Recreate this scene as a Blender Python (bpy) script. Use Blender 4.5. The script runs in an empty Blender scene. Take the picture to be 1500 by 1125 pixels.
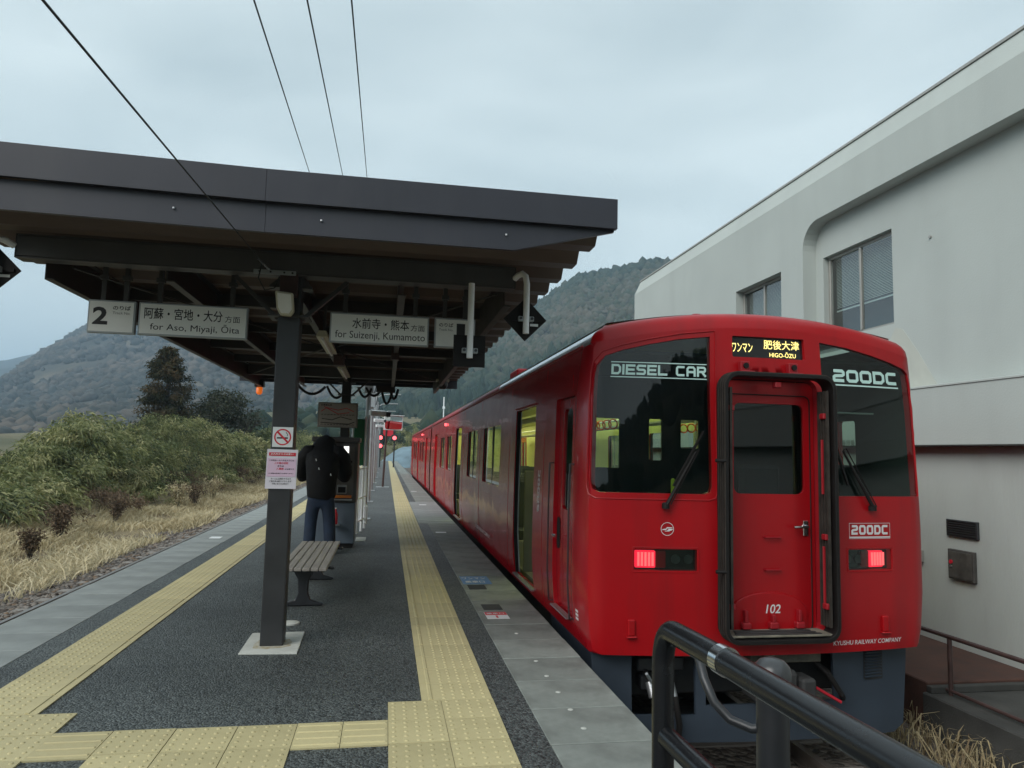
import bpy, bmesh, math, random
import numpy as np
from mathutils import Vector, Matrix
from mathutils.geometry import delaunay_2d_cdt
RAD = math.radians
random.seed(7); rng = np.random.default_rng(7)
S = bpy.context.scene; COL = S.collection

# ------------------------------------------------------------------ camera
CAM = Vector((0, 0, 1.46))
def cam_axes(yaw, pitch, roll):
    cy, sy, cp, sp = math.cos(yaw), math.sin(yaw), math.cos(pitch), math.sin(pitch)
    f = Vector((sy*cp, cy*cp, sp)); r = Vector((cy, -sy, 0)); u = r.cross(f)
    return (math.cos(roll)*r + math.sin(roll)*u, -math.sin(roll)*r + math.cos(roll)*u, f)
_r, _u, _f = cam_axes(.17153, .09669, .02394)
cd = bpy.data.cameras.new('camera'); cam = bpy.data.objects.new('camera', cd); COL.objects.link(cam)
cd.sensor_width = 36; cd.lens = 36*1041.3/1500; cd.clip_start = .05; cd.clip_end = 9000
m = Matrix.Identity(4)
for i in range(3): m[i][0], m[i][1], m[i][2], m[i][3] = _r[i], _u[i], -_f[i], CAM[i]
cam.matrix_world = m; S.camera = cam

# ------------------------------------------------------------------ world, sun, exposure
SUN_EL, SUN_AZ = RAD(38), RAD(232)          # soft light from behind the camera, high
w = bpy.data.worlds.new('World'); S.world = w; w.use_nodes = True
nt = w.node_tree; N = nt.nodes; L = nt.links
for n in list(N): N.remove(n)
out = N.new('ShaderNodeOutputWorld'); bg = N.new('ShaderNodeBackground'); L.new(bg.outputs[0], out.inputs[0])
sky = N.new('ShaderNodeTexSky'); sky.sky_type = 'NISHITA'; sky.sun_disc = False
sky.sun_elevation = SUN_EL; sky.sun_rotation = SUN_AZ; sky.air_density = 1.5; sky.dust_density = 3
sc_ = N.new('ShaderNodeMix'); sc_.data_type = 'RGBA'; sc_.blend_type = 'MULTIPLY'; sc_.inputs[0].default_value = 1
L.new(sky.outputs[0], sc_.inputs[6]); sc_.inputs[7].default_value = (.07, .07, .07, 1)
tc = N.new('ShaderNodeTexCoord'); sep = N.new('ShaderNodeSeparateXYZ'); L.new(tc.outputs['Generated'], sep.inputs[0])
elev = N.new('ShaderNodeMapRange'); L.new(sep.outputs[2], elev.inputs[0]); elev.inputs[1].default_value = 0; elev.inputs[2].default_value = .9
grad = N.new('ShaderNodeValToRGB'); L.new(elev.outputs[0], grad.inputs[0])
grad.color_ramp.elements[0].color = (.80, .95, .985, 1); grad.color_ramp.elements[1].color = (.99, 1.12, 1.15, 1)
mp = N.new('ShaderNodeMapping'); mp.inputs['Scale'].default_value = (1.0, 1.0, 2.6); L.new(tc.outputs['Generated'], mp.inputs[0])
nz = N.new('ShaderNodeTexNoise'); nz.inputs['Scale'].default_value = 1.7; nz.inputs['Detail'].default_value = 4; nz.inputs['Roughness'].default_value = .45
nz.inputs['Distortion'].default_value = .5
L.new(mp.outputs[0], nz.inputs['Vector'])
cr = N.new('ShaderNodeValToRGB'); L.new(nz.outputs[0], cr.inputs[0])
cr.color_ramp.elements[0].position = .34; cr.color_ramp.elements[0].color = (.74, .77, .785, 1)
cr.color_ramp.elements[1].position = .64; cr.color_ramp.elements[1].color = (1.10, 1.09, 1.08, 1)
mu = N.new('ShaderNodeMix'); mu.data_type = 'RGBA'; mu.blend_type = 'MULTIPLY'; mu.inputs[0].default_value = 1
L.new(grad.outputs[0], mu.inputs[6]); L.new(cr.outputs[0], mu.inputs[7])
mx = N.new('ShaderNodeMix'); mx.data_type = 'RGBA'; mx.inputs[0].default_value = .88
L.new(sc_.outputs[2], mx.inputs[6]); L.new(mu.outputs[2], mx.inputs[7]); L.new(mx.outputs[2], bg.inputs[0])
bg.inputs[1].default_value = .71
sl = bpy.data.lights.new('sun', 'SUN'); sl.energy = 2.0; sl.angle = RAD(40); sl.color = (1, .97, .93)
so = bpy.data.objects.new('sun', sl); COL.objects.link(so)
sd = Vector((math.sin(SUN_AZ)*math.cos(SUN_EL), math.cos(SUN_AZ)*math.cos(SUN_EL), math.sin(SUN_EL)))
so.rotation_euler = (-sd).to_track_quat('-Z', 'Y').to_euler(); so.location = (0, -5, 30)
S.view_settings.view_transform = 'Standard'; S.view_settings.look = 'None'; S.view_settings.gamma = 1
S.view_settings.exposure = .4; S.view_settings.use_curve_mapping = False
S.render.engine = 'CYCLES'
S.cycles.use_denoising = True; S.cycles.max_bounces = 7; S.cycles.transparent_max_bounces = 10
S.cycles.diffuse_bounces = 3; S.cycles.glossy_bounces = 3; S.cycles.transmission_bounces = 4; S.cycles.volume_bounces = 1
S.cycles.caustics_reflective = False; S.cycles.caustics_refractive = False; S.cycles.sample_clamp_indirect = 6

# ------------------------------------------------------------------ materials
def _mat(name):
    mt = bpy.data.materials.new(name); mt.use_nodes = True; n = mt.node_tree
    return mt, n, n.nodes, n.links, n.nodes['Principled BSDF']
def mat(name, col, rough=.6, *, rnd=0, streak=0, sc=(.05, .045, .04), sscale=(5, 5, .35), wavy=0, metal=0, var=.12, vs=4, bump=0, bs=80, spec=.5, coat=0, emit=None, es=0, col2=None, c2=(.45, .7), rv=.1, stretch=None):
    mt, n, nn, l, b = _mat(name)
    b.inputs['Metallic'].default_value = metal; b.inputs['Specular IOR Level'].default_value = spec
    b.inputs['Coat Weight'].default_value = coat; b.inputs['Coat Roughness'].default_value = .06
    t = nn.new('ShaderNodeTexCoord'); v = t.outputs['Object']
    if stretch:
        mp = nn.new('ShaderNodeMapping'); mp.inputs['Scale'].default_value = stretch; l.new(v, mp.inputs[0]); v = mp.outputs[0]
    a = nn.new('ShaderNodeTexNoise'); a.inputs['Scale'].default_value = vs; a.inputs['Detail'].default_value = 6; a.inputs['Roughness'].default_value = .6; l.new(v, a.inputs['Vector'])
    r = nn.new('ShaderNodeValToRGB'); l.new(a.outputs[0], r.inputs[0]); e = r.color_ramp.elements
    if col2 is None:
        e[0].position, e[1].position = .3, .7
        e[0].color = [c*(1-var) for c in col[:3]]+[1]; e[1].color = [min(1, c*(1+var)) for c in col[:3]]+[1]
    else:
        e[0].position, e[1].position = c2; e[0].color = list(col[:3])+[1]; e[1].color = list(col2[:3])+[1]
    co = r.outputs[0]
    if streak:    # run-off stains: thin vertical soiling with its own shape
        ms_ = nn.new('ShaderNodeMapping'); ms_.inputs['Scale'].default_value = sscale; l.new(t.outputs['Object'], ms_.inputs[0])
        sn = nn.new('ShaderNodeTexNoise'); sn.inputs['Scale'].default_value = 1; sn.inputs['Detail'].default_value = 7; sn.inputs['Roughness'].default_value = .62; l.new(ms_.outputs[0], sn.inputs['Vector'])
        sm_ = nn.new('ShaderNodeMapRange'); l.new(sn.outputs[0], sm_.inputs[0]); sm_.inputs[1].default_value = .48; sm_.inputs[2].default_value = .78; sm_.inputs[3].default_value = 0; sm_.inputs[4].default_value = streak
        sx = nn.new('ShaderNodeMix'); sx.data_type = 'RGBA'; l.new(sm_.outputs[0], sx.inputs[0]); l.new(co, sx.inputs[6]); sx.inputs[7].default_value = list(sc)+[1]; co = sx.outputs[2]
    if rnd:       # piece-to-piece variation
        oi = nn.new('ShaderNodeObjectInfo'); mr = nn.new('ShaderNodeMapRange'); l.new(oi.outputs['Random'], mr.inputs[0]); mr.inputs[3].default_value = 1-rnd; mr.inputs[4].default_value = 1+rnd
        xx = nn.new('ShaderNodeMix'); xx.data_type = 'RGBA'; xx.blend_type = 'MULTIPLY'; xx.inputs[0].default_value = 1; l.new(co, xx.inputs[6]); l.new(mr.outputs[0], xx.inputs[7]); co = xx.outputs[2]
    l.new(co, b.inputs['Base Color'])
    q = nn.new('ShaderNodeMapRange'); l.new(a.outputs[0], q.inputs[0]); q.inputs[1].default_value = .3; q.inputs[2].default_value = .7
    q.inputs[3].default_value = max(.03, rough*(1-rv)); q.inputs[4].default_value = min(1, rough*(1+rv)); l.new(q.outputs[0], b.inputs['Roughness'])
    if bump:
        g = nn.new('ShaderNodeTexNoise'); g.inputs['Scale'].default_value = bs; g.inputs['Detail'].default_value = 4; l.new(v, g.inputs['Vector'])
        bp = nn.new('ShaderNodeBump'); bp.inputs['Strength'].default_value = bump; bp.inputs['Distance'].default_value = .01
        l.new(g.outputs[0], bp.inputs['Height']); l.new(bp.outputs[0], b.inputs['Normal'])
    if wavy:      # slightly buckled sheet metal
        g = nn.new('ShaderNodeTexNoise'); g.inputs['Scale'].default_value = 1.6; g.inputs['Detail'].default_value = 1; l.new(v, g.inputs['Vector'])
        bp = nn.new('ShaderNodeBump'); bp.inputs['Strength'].default_value = wavy; bp.inputs['Distance'].default_value = .05; l.new(g.outputs[0], bp.inputs['Height']); l.new(bp.outputs[0], b.inputs['Normal']); l.new(bp.outputs[0], b.inputs['Coat Normal'])
    if emit:
        b.inputs['Emission Color'].default_value = list(emit)+[1]; b.inputs['Emission Strength'].default_value = es
    return mt
def glass(name, tint=(.8, .9, .88), refl=1.0, rough=.02, base=.045):
    mt, n, nn, l, b = _mat(name); nn.remove(b); o = nn['Material Output']
    tr = nn.new('ShaderNodeBsdfTransparent'); tr.inputs[0].default_value = list(tint)+[1]
    gl = nn.new('ShaderNodeBsdfGlossy'); gl.inputs['Roughness'].default_value = rough; gl.inputs[0].default_value = (refl, refl, refl, 1)
    ge = nn.new('ShaderNodeNewGeometry'); dt = nn.new('ShaderNodeVectorMath'); dt.operation = 'DOT_PRODUCT'; l.new(ge.outputs['Normal'], dt.inputs[0]); l.new(ge.outputs['Incoming'], dt.inputs[1])
    def mth(op, a, b_=None):
        k = nn.new('ShaderNodeMath'); k.operation = op
        for i_, q_ in enumerate((a, b_)):
            if q_ is None: continue
            if isinstance(q_, (int, float)): k.inputs[i_].default_value = q_
            else: l.new(q_, k.inputs[i_])
        return k.outputs[0]
    fz = mth('ADD', mth('MULTIPLY', mth('POWER', mth('SUBTRACT', 1., mth('ABSOLUTE', dt.outputs['Value'])), 5.), .90), base)   # two-surface reflectance, same from both sides
    mxs = nn.new('ShaderNodeMixShader'); l.new(fz, mxs.inputs[0]); l.new(tr.outputs[0], mxs.inputs[1]); l.new(gl.outputs[0], mxs.inputs[2]); l.new(mxs.outputs[0], o.inputs[0])
    return mt
def tintmat(name, cols, rough=.7, trans=0, spec=.3):
    """colour taken from the per-face attribute 'tint' (0..1) through a ramp"""
    mt, n, nn, l, b = _mat(name); at = nn.new('ShaderNodeAttribute'); at.attribute_name = 'tint'
    r = nn.new('ShaderNodeValToRGB'); l.new(at.outputs['Fac'], r.inputs[0]); e = r.color_ramp.elements
    while len(e) < len(cols): e.new(.5)
    for i, c in enumerate(cols): e[i].position = i/(len(cols)-1); e[i].color = list(c)+[1]
    l.new(r.outputs[0], b.inputs['Base Color']); b.inputs['Roughness'].default_value = rough; b.inputs['Specular IOR Level'].default_value = spec
    if trans:
        tl = nn.new('ShaderNodeBsdfTranslucent'); l.new(r.outputs[0], tl.inputs[0]); ms = nn.new('ShaderNodeMixShader'); ms.inputs[0].default_value = trans
        l.new(b.outputs[0], ms.inputs[1]); l.new(tl.outputs[0], ms.inputs[2]); l.new(ms.outputs[0], nn['Material Output'].inputs[0])
    return mt
def asphalt():
    mt, n, nn, l, b = _mat('asphalt'); t = nn.new('ShaderNodeTexCoord'); v = t.outputs['Object']
    vo = nn.new('ShaderNodeTexVoronoi'); vo.inputs['Scale'].default_value = 84; l.new(v, vo.inputs['Vector'])
    a = nn.new('ShaderNodeTexNoise'); a.inputs['Scale'].default_value = .9; a.inputs['Detail'].default_value = 5; l.new(v, a.inputs['Vector'])
    r = nn.new('ShaderNodeValToRGB'); l.new(vo.outputs['Color'], r.inputs[0]); e = r.color_ramp.elements
    e[0].position = .1; e[0].color = (.010, .012, .012, 1); e[1].position = .95; e[1].color = (.132, .148, .143, 1)
    m2 = nn.new('ShaderNodeMapRange'); l.new(a.outputs[0], m2.inputs[0]); m2.inputs[1].default_value = .3; m2.inputs[2].default_value = .7; m2.inputs[3].default_value = .70; m2.inputs[4].default_value = 1.25
    x = nn.new('ShaderNodeMix'); x.data_type = 'RGBA'; x.blend_type = 'MULTIPLY'; x.inputs[0].default_value = 1; l.new(r.outputs[0], x.inputs[6]); l.new(m2.outputs[0], x.inputs[7])
    bn = nn.new('ShaderNodeTexNoise'); bn.inputs['Scale'].default_value = 2.7; bn.inputs['Detail'].default_value = 8; bn.inputs['Roughness'].default_value = .7; l.new(v, bn.inputs['Vector'])   # old spills and wear
    bm_ = nn.new('ShaderNodeMapRange'); l.new(bn.outputs[0], bm_.inputs[0]); bm_.inputs[1].default_value = .56; bm_.inputs[2].default_value = .74; bm_.inputs[4].default_value = .55
    x2 = nn.new('ShaderNodeMix'); x2.data_type = 'RGBA'; l.new(bm_.outputs[0], x2.inputs[0]); l.new(x.outputs[2], x2.inputs[6]); x2.inputs[7].default_value = (.028, .030, .030, 1); x = x2
    l.new(x.outputs[2], b.inputs['Base Color']); b.inputs['Roughness'].default_value = .55; b.inputs['Specular IOR Level'].default_value = .5
    bp = nn.new('ShaderNodeBump'); bp.inputs['Strength'].default_value = 1; bp.inputs['Distance'].default_value = .008; l.new(vo.outputs['Distance'], bp.inputs['Height']); bp.invert = True
    l.new(bp.outputs[0], b.inputs['Normal']); return mt
M = {}
M['asphalt'] = asphalt()
M['coping'] = mat('coping_concrete', (.215, .232, .212), .8, streak=.5, sc=(.075, .082, .075), sscale=(2.2, 2.2, 2), rnd=.10, var=.42, vs=2.6, bump=.25, bs=220)
M['coping_left'] = mat('coping_concrete_pale', (.25, .27, .262), .8, rnd=.07, var=.25, vs=2.2, bump=.2, bs=220)
M['tile'] = mat('tactile_yellow', (.50, .435, .235), .65, streak=.25, sc=(.22, .19, .12), sscale=(3, 3, 3), rnd=.09, var=.14, vs=2.3, bump=.12, bs=160)
M['concrete'] = mat('concrete', (.30, .31, .30), .85, var=.2, vs=3, bump=.2, bs=120)
M['pad'] = mat('pad_mortar', (.50, .51, .47), .85, var=.12, vs=6, bump=.15, bs=120, col2=None)
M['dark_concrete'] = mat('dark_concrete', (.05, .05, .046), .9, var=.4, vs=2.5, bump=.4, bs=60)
M['red'] = mat('railcar_red', (.365, .0035, .007), .34, streak=.45, sc=(.13, .012, .013), sscale=(6, 6, .45), wavy=.10, var=.07, vs=1.3, coat=.10, spec=.32)
M['red_side'] = mat('railcar_red_side', (.37, .0055, .012), .24, streak=.28, sc=(.10, .01, .012), sscale=(1, 5, .5), wavy=.16, var=.06, vs=1.0, coat=.30, spec=.38)
M['red_trim'] = mat('red_trim', (.30, .008, .014), .45, var=.08)
M['roofgrey'] = mat('railcar_roof', (.55, .57, .58), .16, metal=.55, var=.06, spec=.7, coat=.3)
M['skirt'] = mat('skirt_blue_grey', (.036, .050, .070), .5, var=.12, vs=3)
M['black'] = mat('black_rubber', (.010, .0085, .008), .65, spec=.3, var=.3, vs=8)
M['bellows'] = mat('dusty_bellows', (.040, .034, .029), .8, var=.4, vs=12, spec=.2)
M['blackgloss'] = mat('black_gloss', (.012, .013, .015), .12, var=.1, spec=.6)
M['blackmetal'] = mat('black_steel', (.02, .021, .024), .38, var=.2, vs=10, spec=.6)
M['under'] = mat('underframe', (.03, .03, .03), .75, var=.4, vs=6)
M['grime'] = mat('dusty_plate', (.17, .155, .12), .85, var=.4, vs=9, bump=.3)
M['chrome'] = mat('chrome', (.75, .76, .77), .18, metal=1, var=.05)
M['steel'] = mat('steel', (.42, .43, .44), .38, metal=.8, var=.12)
M['galv'] = mat('galvanised', (.36, .39, .40), .5, metal=.35, var=.12, vs=7)
M['white'] = mat('white_paint', (.78, .80, .80), .45, var=.05)
M['pipewhite'] = mat('white_pipe', (.90, .92, .93), .35, var=.05)
M['mint'] = mat('mint_decal', (.52, .74, .68), .5, var=.03)
M['decal'] = mat('white_decal', (.72, .70, .70), .5, var=.04)
M['blackprint'] = mat('black_print', (.015, .015, .016), .6, var=.05)
M['greyprint'] = mat('grey_print', (.18, .18, .17), .6, var=.05)
M['redprint'] = mat('red_print', (.62, .02, .04), .5, var=.05)
M['signface'] = mat('sign_face', (.80, .81, .77), .35, var=.05, vs=3)
M['paper'] = mat('notice_paper', (.74, .70, .76), .4, var=.04)
M['paperpink'] = mat('notice_pink', (.72, .52, .66), .5, var=.06)
M['canopy'] = mat('canopy_fascia', (.031, .0315, .042), .42, streak=.35, sc=(.055, .054, .058), sscale=(4, 4, .8), wavy=.06, var=.10, vs=2, bump=.05, bs=300, spec=.5)
M['beam'] = mat('beam_lit', (.075, .074, .072), .5, var=.12, vs=3, streak=.3, sc=(.03, .028, .025))  # paler than the other canopy steel: skylight on the beam put into the colour
M['canopy2'] = mat('canopy_steel', (.042, .040, .037), .5, var=.15, vs=3)
M['deck'] = mat('deck_brown', (.105, .074, .056), .6, var=.22, vs=2.2, stretch=(.5, 5, 1))
M['column'] = mat('column_steel', (.038, .0385, .040), .42, var=.15, vs=5, metal=.2)
M['brown'] = mat('brown_steel', (.055, .030, .026), .5, var=.3, vs=9)
M['wood'] = mat('slat_timber', (.34, .31, .275), .7, var=.22, vs=4, bump=.2, bs=60, stretch=(12, .6, 6))
M['lampplastic'] = mat('lamp_plastic', (.52, .50, .38), .4, var=.12)
M['cam_dark'] = mat('dark_plastic', (.03, .032, .035), .35, var=.1)
M['machine'] = mat('machine_grey', (.085, .082, .078), .42, var=.1)
M['machine_blue'] = mat('machine_blue_grey', (.12, .155, .195), .45, var=.08)
M['machine_panel'] = mat('machine_panel', (.14, .135, .125), .4, var=.1)
M['orange'] = mat('orange_panel', (.75, .22, .03), .45, var=.05)
M['screen'] = mat('lit_screen', (.8, .8, .8), .4, emit=(1, 1, .95), es=1.0)
M['wall'] = mat('white_render', (.47, .51, .485), .75, streak=.18, sc=(.27, .29, .275), sscale=(1, 1.3, .22), var=.05, vs=.7, bump=.18, bs=45)
M['wall_low'] = mat('white_render_low', (.47, .505, .48), .75, streak=.26, sc=(.28, .27, .25), sscale=(1, 2.2, .3), var=.08, vs=.9, bump=.3, bs=30, stretch=(1, 1, .35))
M['alu'] = mat('window_aluminium', (.40, .39, .36), .4, metal=.5, var=.08)
M['blind'] = mat('blind_slat', (.66, .69, .65), .5, var=.05)
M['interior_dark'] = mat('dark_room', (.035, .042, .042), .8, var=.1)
M['rust'] = mat('rust_floor', (.075, .035, .025), .85, var=.35, vs=5, bump=.3, bs=60)
M['rail'] = mat('rail_steel', (.20, .17, .15), .35, metal=.7, var=.2)
M['sleeper'] = mat('sleeper_concrete', (.22, .20, .18), .9, var=.2)
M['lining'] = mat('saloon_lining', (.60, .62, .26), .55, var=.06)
M['seat'] = mat('seat_fabric', (.035, .045, .05), .9, var=.2)
M['strap'] = mat('strap_orange', (.75, .12, .03), .5, var=.05)
M['floor_in'] = mat('saloon_floor', (.16, .17, .13), .6, var=.1)
M['tubelight'] = mat('lamp_tube', (.9, .9, .8), .4, emit=(.98, 1, .50), es=8.5)
M['redlamp'] = mat('red_lamp', (.7, .02, .04), .3, emit=(1, .015, .05), es=1.5)
M['redlamp_hot'] = mat('red_lamp_core', (.9, .3, .3), .3, emit=(1, .07, .085), es=2.2)
M['redlens'] = mat('red_lens', (.25, .006, .012), .15, var=.1, coat=.6)
M['led'] = mat('amber_led', (.8, .7, .3), .4, emit=(1, .80, .22), es=1.2)
M['orangelamp'] = mat('orange_beacon', (.8, .16, .02), .25, emit=(1, .2, .02), es=.35, coat=.5)
M['glass_front'] = glass('front_glass', (.50, .64, .57), 1.0)
M['glass_side'] = glass('side_glass', (.72, .82, .74), 1.0)
M['glass_bld'] = glass('building_glass', (.72, .84, .84), 1.0, base=.17)
M['mirror'] = mat('mirror_face', (.85, .86, .86), .03, metal=1, var=.01)
M['green'] = mat('green_board', (.02, .13, .05), .5, var=.1)
M['bluesign'] = mat('blue_sticker', (.08, .20, .42), .5, var=.12, vs=20)
M['plate'] = mat('floor_plate', (.035, .037, .04), .7, var=.3, vs=30)
M['tarp'] = mat('blue_tarp', (.14, .21, .25), .6, var=.3, vs=.6, bump=.5, bs=1.5)
M['wire'] = mat('cable', (.012, .016, .017), .6, var=.1)

# ------------------------------------------------------------------ mesh helpers
ORG = {}
def org(p): return ORG.get(p.name, Vector((0, 0, 0))) if p is not None else Vector((0, 0, 0))
def mesh_np(name, V, F, smooth=False, tint=None):
    V = np.asarray(V, np.float32); me = bpy.data.meshes.new(name)
    if isinstance(F, np.ndarray):
        n, k = F.shape; me.vertices.add(len(V)); me.vertices.foreach_set('co', V.ravel()); me.loops.add(n*k); me.loops.foreach_set('vertex_index', F.astype(np.int32).ravel())
        me.polygons.add(n); me.polygons.foreach_set('loop_start', np.arange(0, n*k, k, dtype=np.int32)); me.update(calc_edges=True)
    else: me.from_pydata([tuple(map(float, v)) for v in V], [], F)
    if smooth:
        me.polygons.foreach_set('use_smooth', np.ones(len(me.polygons), bool))
        if smooth is not True: me.set_sharp_from_angle(angle=RAD(smooth))
    if tint is not None:
        at = me.attributes.new('tint', 'FLOAT', 'FACE'); at.data.foreach_set('value', np.asarray(tint, np.float32))
    return me
def put(name, me, mt, parent=None, origin=Vector((0, 0, 0)), loc=None):
    if mt is not None and not me.materials: me.materials.append(mt)
    o = bpy.data.objects.new(name, me); COL.objects.link(o)
    if parent is not None:
        o.parent = parent; ORG[o.name] = org(parent)
        if loc is not None: o.location = Vector(loc)-org(parent)
    else:
        o.location = loc if loc is not None else origin; ORG[o.name] = Vector(o.location)
    return o
def mk(name, V, F, mt, parent=None, smooth=False, tint=None, origin=None):
    """vertices in world space; the mesh is stored relative to its thing's origin"""
    V = np.asarray(V, float).reshape(-1, 3)
    if parent is not None: og = org(parent)
    elif origin is not None: og = Vector(origin)
    else: og = Vector(((V[:, 0].min()+V[:, 0].max())/2, (V[:, 1].min()+V[:, 1].max())/2, V[:, 2].min()))
    me = mesh_np(name, V-np.array(og), F, smooth, tint)
    return put(name, me, mt, parent, og)
class MB:
    def __init__(s): s.v = []; s.f = []
    def add(s, V, F):
        k = len(s.v); s.v += [tuple(map(float, v)) for v in V]; s.f += [tuple(i+k for i in f) for f in F]; return s
    def box(s, x0, x1, y0, y1, z0, z1):
        x0, x1 = min(x0, x1), max(x0, x1); y0, y1 = min(y0, y1), max(y0, y1); z0, z1 = min(z0, z1), max(z0, z1)
        return s.add([(x0, y0, z0), (x1, y0, z0), (x1, y1, z0), (x0, y1, z0), (x0, y0, z1), (x1, y0, z1), (x1, y1, z1), (x0, y1, z1)],
                     [(0, 3, 2, 1), (4, 5, 6, 7), (0, 1, 5, 4), (1, 2, 6, 5), (2, 3, 7, 6), (3, 0, 4, 7)])
    def obox(s, c, ax, ay, az, hx, hy, hz):
        c, ax, ay, az = map(Vector, (c, ax, ay, az)); ax, ay, az = ax.normalized(), ay.normalized(), az.normalized(); P = []
        for z in (-1, 1):
            for x, y in ((-1, -1), (1, -1), (1, 1), (-1, 1)): P.append(c+ax*hx*x+ay*hy*y+az*hz*z)
        return s.add(P, [(0, 3, 2, 1), (4, 5, 6, 7), (0, 1, 5, 4), (1, 2, 6, 5), (2, 3, 7, 6), (3, 0, 4, 7)])
    def bar(s, p0, p1, wx, wz, up=(0, 0, 1)):
        p0, p1 = Vector(p0), Vector(p1); d = (p1-p0); L_ = d.length; d.normalize(); x = d.cross(Vector(up))
        if x.length < 1e-4: x = d.cross(Vector((0, 1, 0)))
        x.normalize(); z = x.cross(d)
        return s.obox((p0+p1)/2, x, d, z, wx/2, L_/2, wz/2)
    def cyl(s, p0, p1, r0, r1=None, n=12, cap=True):
        return s.tube([p0, p1], [r0, r0 if r1 is None else r1], n, cap)
    def tube(s, pts, r, n=8, cap=True):
        pts = [Vector(p) for p in pts]; rr = r if isinstance(r, (list, tuple)) else [r]*len(pts); V = []; ref = None
        for i, p in enumerate(pts):
            d = (pts[min(i+1, len(pts)-1)]-pts[max(i-1, 0)]).normalized()
            if ref is None:
                ref = Vector((0, 0, 1)) if abs(d.z) < .9 else Vector((1, 0, 0))
            a = (ref-d*ref.dot(d)).normalized(); b = d.cross(a); ref = a
            V += [p+(a*math.cos(t)+b*math.sin(t))*rr[i] for t in [2*math.pi*k/n for k in range(n)]]
        F = []
        for i in range(len(pts)-1):
            for k in range(n): F.append((i*n+k, i*n+(k+1) % n, (i+1)*n+(k+1) % n, (i+1)*n+k))
        if cap: F.append(tuple(range(n-1, -1, -1))); F.append(tuple((len(pts)-1)*n+k for k in range(n)))
        return s.add(V, F)
    def lathe(s, c, prof, n=16):
        c = Vector(c); V = []; F = []
        for r, z in prof: V += [c+Vector((r*math.cos(2*math.pi*k/n), r*math.sin(2*math.pi*k/n), z)) for k in range(n)]
        for i in range(len(prof)-1):
            for k in range(n): F.append((i*n+k, i*n+(k+1) % n, (i+1)*n+(k+1) % n, (i+1)*n+k))
        F.append(tuple(range(n-1, -1, -1))); F.append(tuple((len(prof)-1)*n+k for k in range(n)))
        return s.add(V, F)
    def prism(s, poly, fn, d0, d1):
        """poly of (a,b); fn(a,b,d)->xyz"""
        n = len(poly); V = [fn(a, b, d0) for a, b in poly]+[fn(a, b, d1) for a, b in poly]
        return s.add(V, [tuple(range(n-1, -1, -1)), tuple(range(n, 2*n))]+[(i, (i+1) % n, n+(i+1) % n, n+i) for i in range(n)])
    def build(s, name, mt, parent=None, smooth=False, bevel=0, origin=None, seg=1):
        o = mk(name, s.v, s.f, mt, parent, origin=origin)
        bm = bmesh.new(); bm.from_mesh(o.data); bmesh.ops.recalc_face_normals(bm, faces=bm.faces)
        if bevel:
            ed = [e for e in bm.edges if len(e.link_faces) == 2 and e.calc_face_angle(0) > RAD(30)]
            bmesh.ops.bevel(bm, geom=ed, offset=bevel, segments=seg, affect='EDGES', profile=.6, clamp_overlap=True)
        bm.to_mesh(o.data); bm.free()
        if smooth:
            o.data.polygons.foreach_set('use_smooth', np.ones(len(o.data.polygons), bool))
            o.data.set_sharp_from_angle(angle=RAD(40 if smooth is True else smooth))
        return o
def box(name, x0, x1, y0, y1, z0, z1, mt, parent=None, bevel=.004): return MB().box(x0, x1, y0, y1, z0, z1).build(name, mt, parent, bevel=bevel)
def tag(o, label, cat, group=None):
    o['label'] = label; o['category'] = cat
    if group: o['group'] = group
    return o
def thing(name, label, cat, loc, group=None):
    o = bpy.data.objects.new(name, None); COL.objects.link(o); o.location = loc; o.empty_display_size = .1; ORG[o.name] = Vector(loc)
    return tag(o, label, cat, group)
def struct(o, kind='structure'): o['kind'] = kind; return o
def dup(o, loc=None, label=None, parent=None):
    """copy of a thing with copies of its parts and sub-parts"""
    c = o.copy(); COL.objects.link(c)
    if parent is not None: c.parent = parent
    if loc is not None: c.location = loc
    if label: c['label'] = label
    for ch in list(o.children): dup(ch, parent=c)
    return c
def arc(cx, cz, r, a0, a1, n=6): return [(cx+r*math.cos(RAD(a0+(a1-a0)*i/n)), cz+r*math.sin(RAD(a0+(a1-a0)*i/n))) for i in range(n+1)]
def rrect(x0, x1, z0, z1, r, n=5):
    return arc(x1-r, z0+r, r, -90, 0, n)+arc(x1-r, z1-r, r, 0, 90, n)+arc(x0+r, z1-r, r, 90, 180, n)+arc(x0+r, z0+r, r, 180, 270, n)
def inpoly(P, poly):
    P = np.asarray(P); x, y = P[:, 0], P[:, 1]; ins = np.zeros(len(P), bool); q = np.asarray(poly); n = len(q); j = n-1
    for i in range(n):
        xi, yi = q[i]; xj, yj = q[j]
        with np.errstate(divide='ignore', invalid='ignore'): c = ((yi > y) != (yj > y)) & (x < (xj-xi)*(y-yi)/(yj-yi+1e-20)+xi)
        ins ^= c; j = i
    return ins
def dens(loop, step):
    o = []
    for i, a in enumerate(loop):
        b = loop[(i+1) % len(loop)]; k = max(1, int(math.hypot(b[0]-a[0], b[1]-a[1])/step+.999))
        o += [(a[0]+(b[0]-a[0])*t/k, a[1]+(b[1]-a[1])*t/k) for t in range(k)]
    return o
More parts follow.
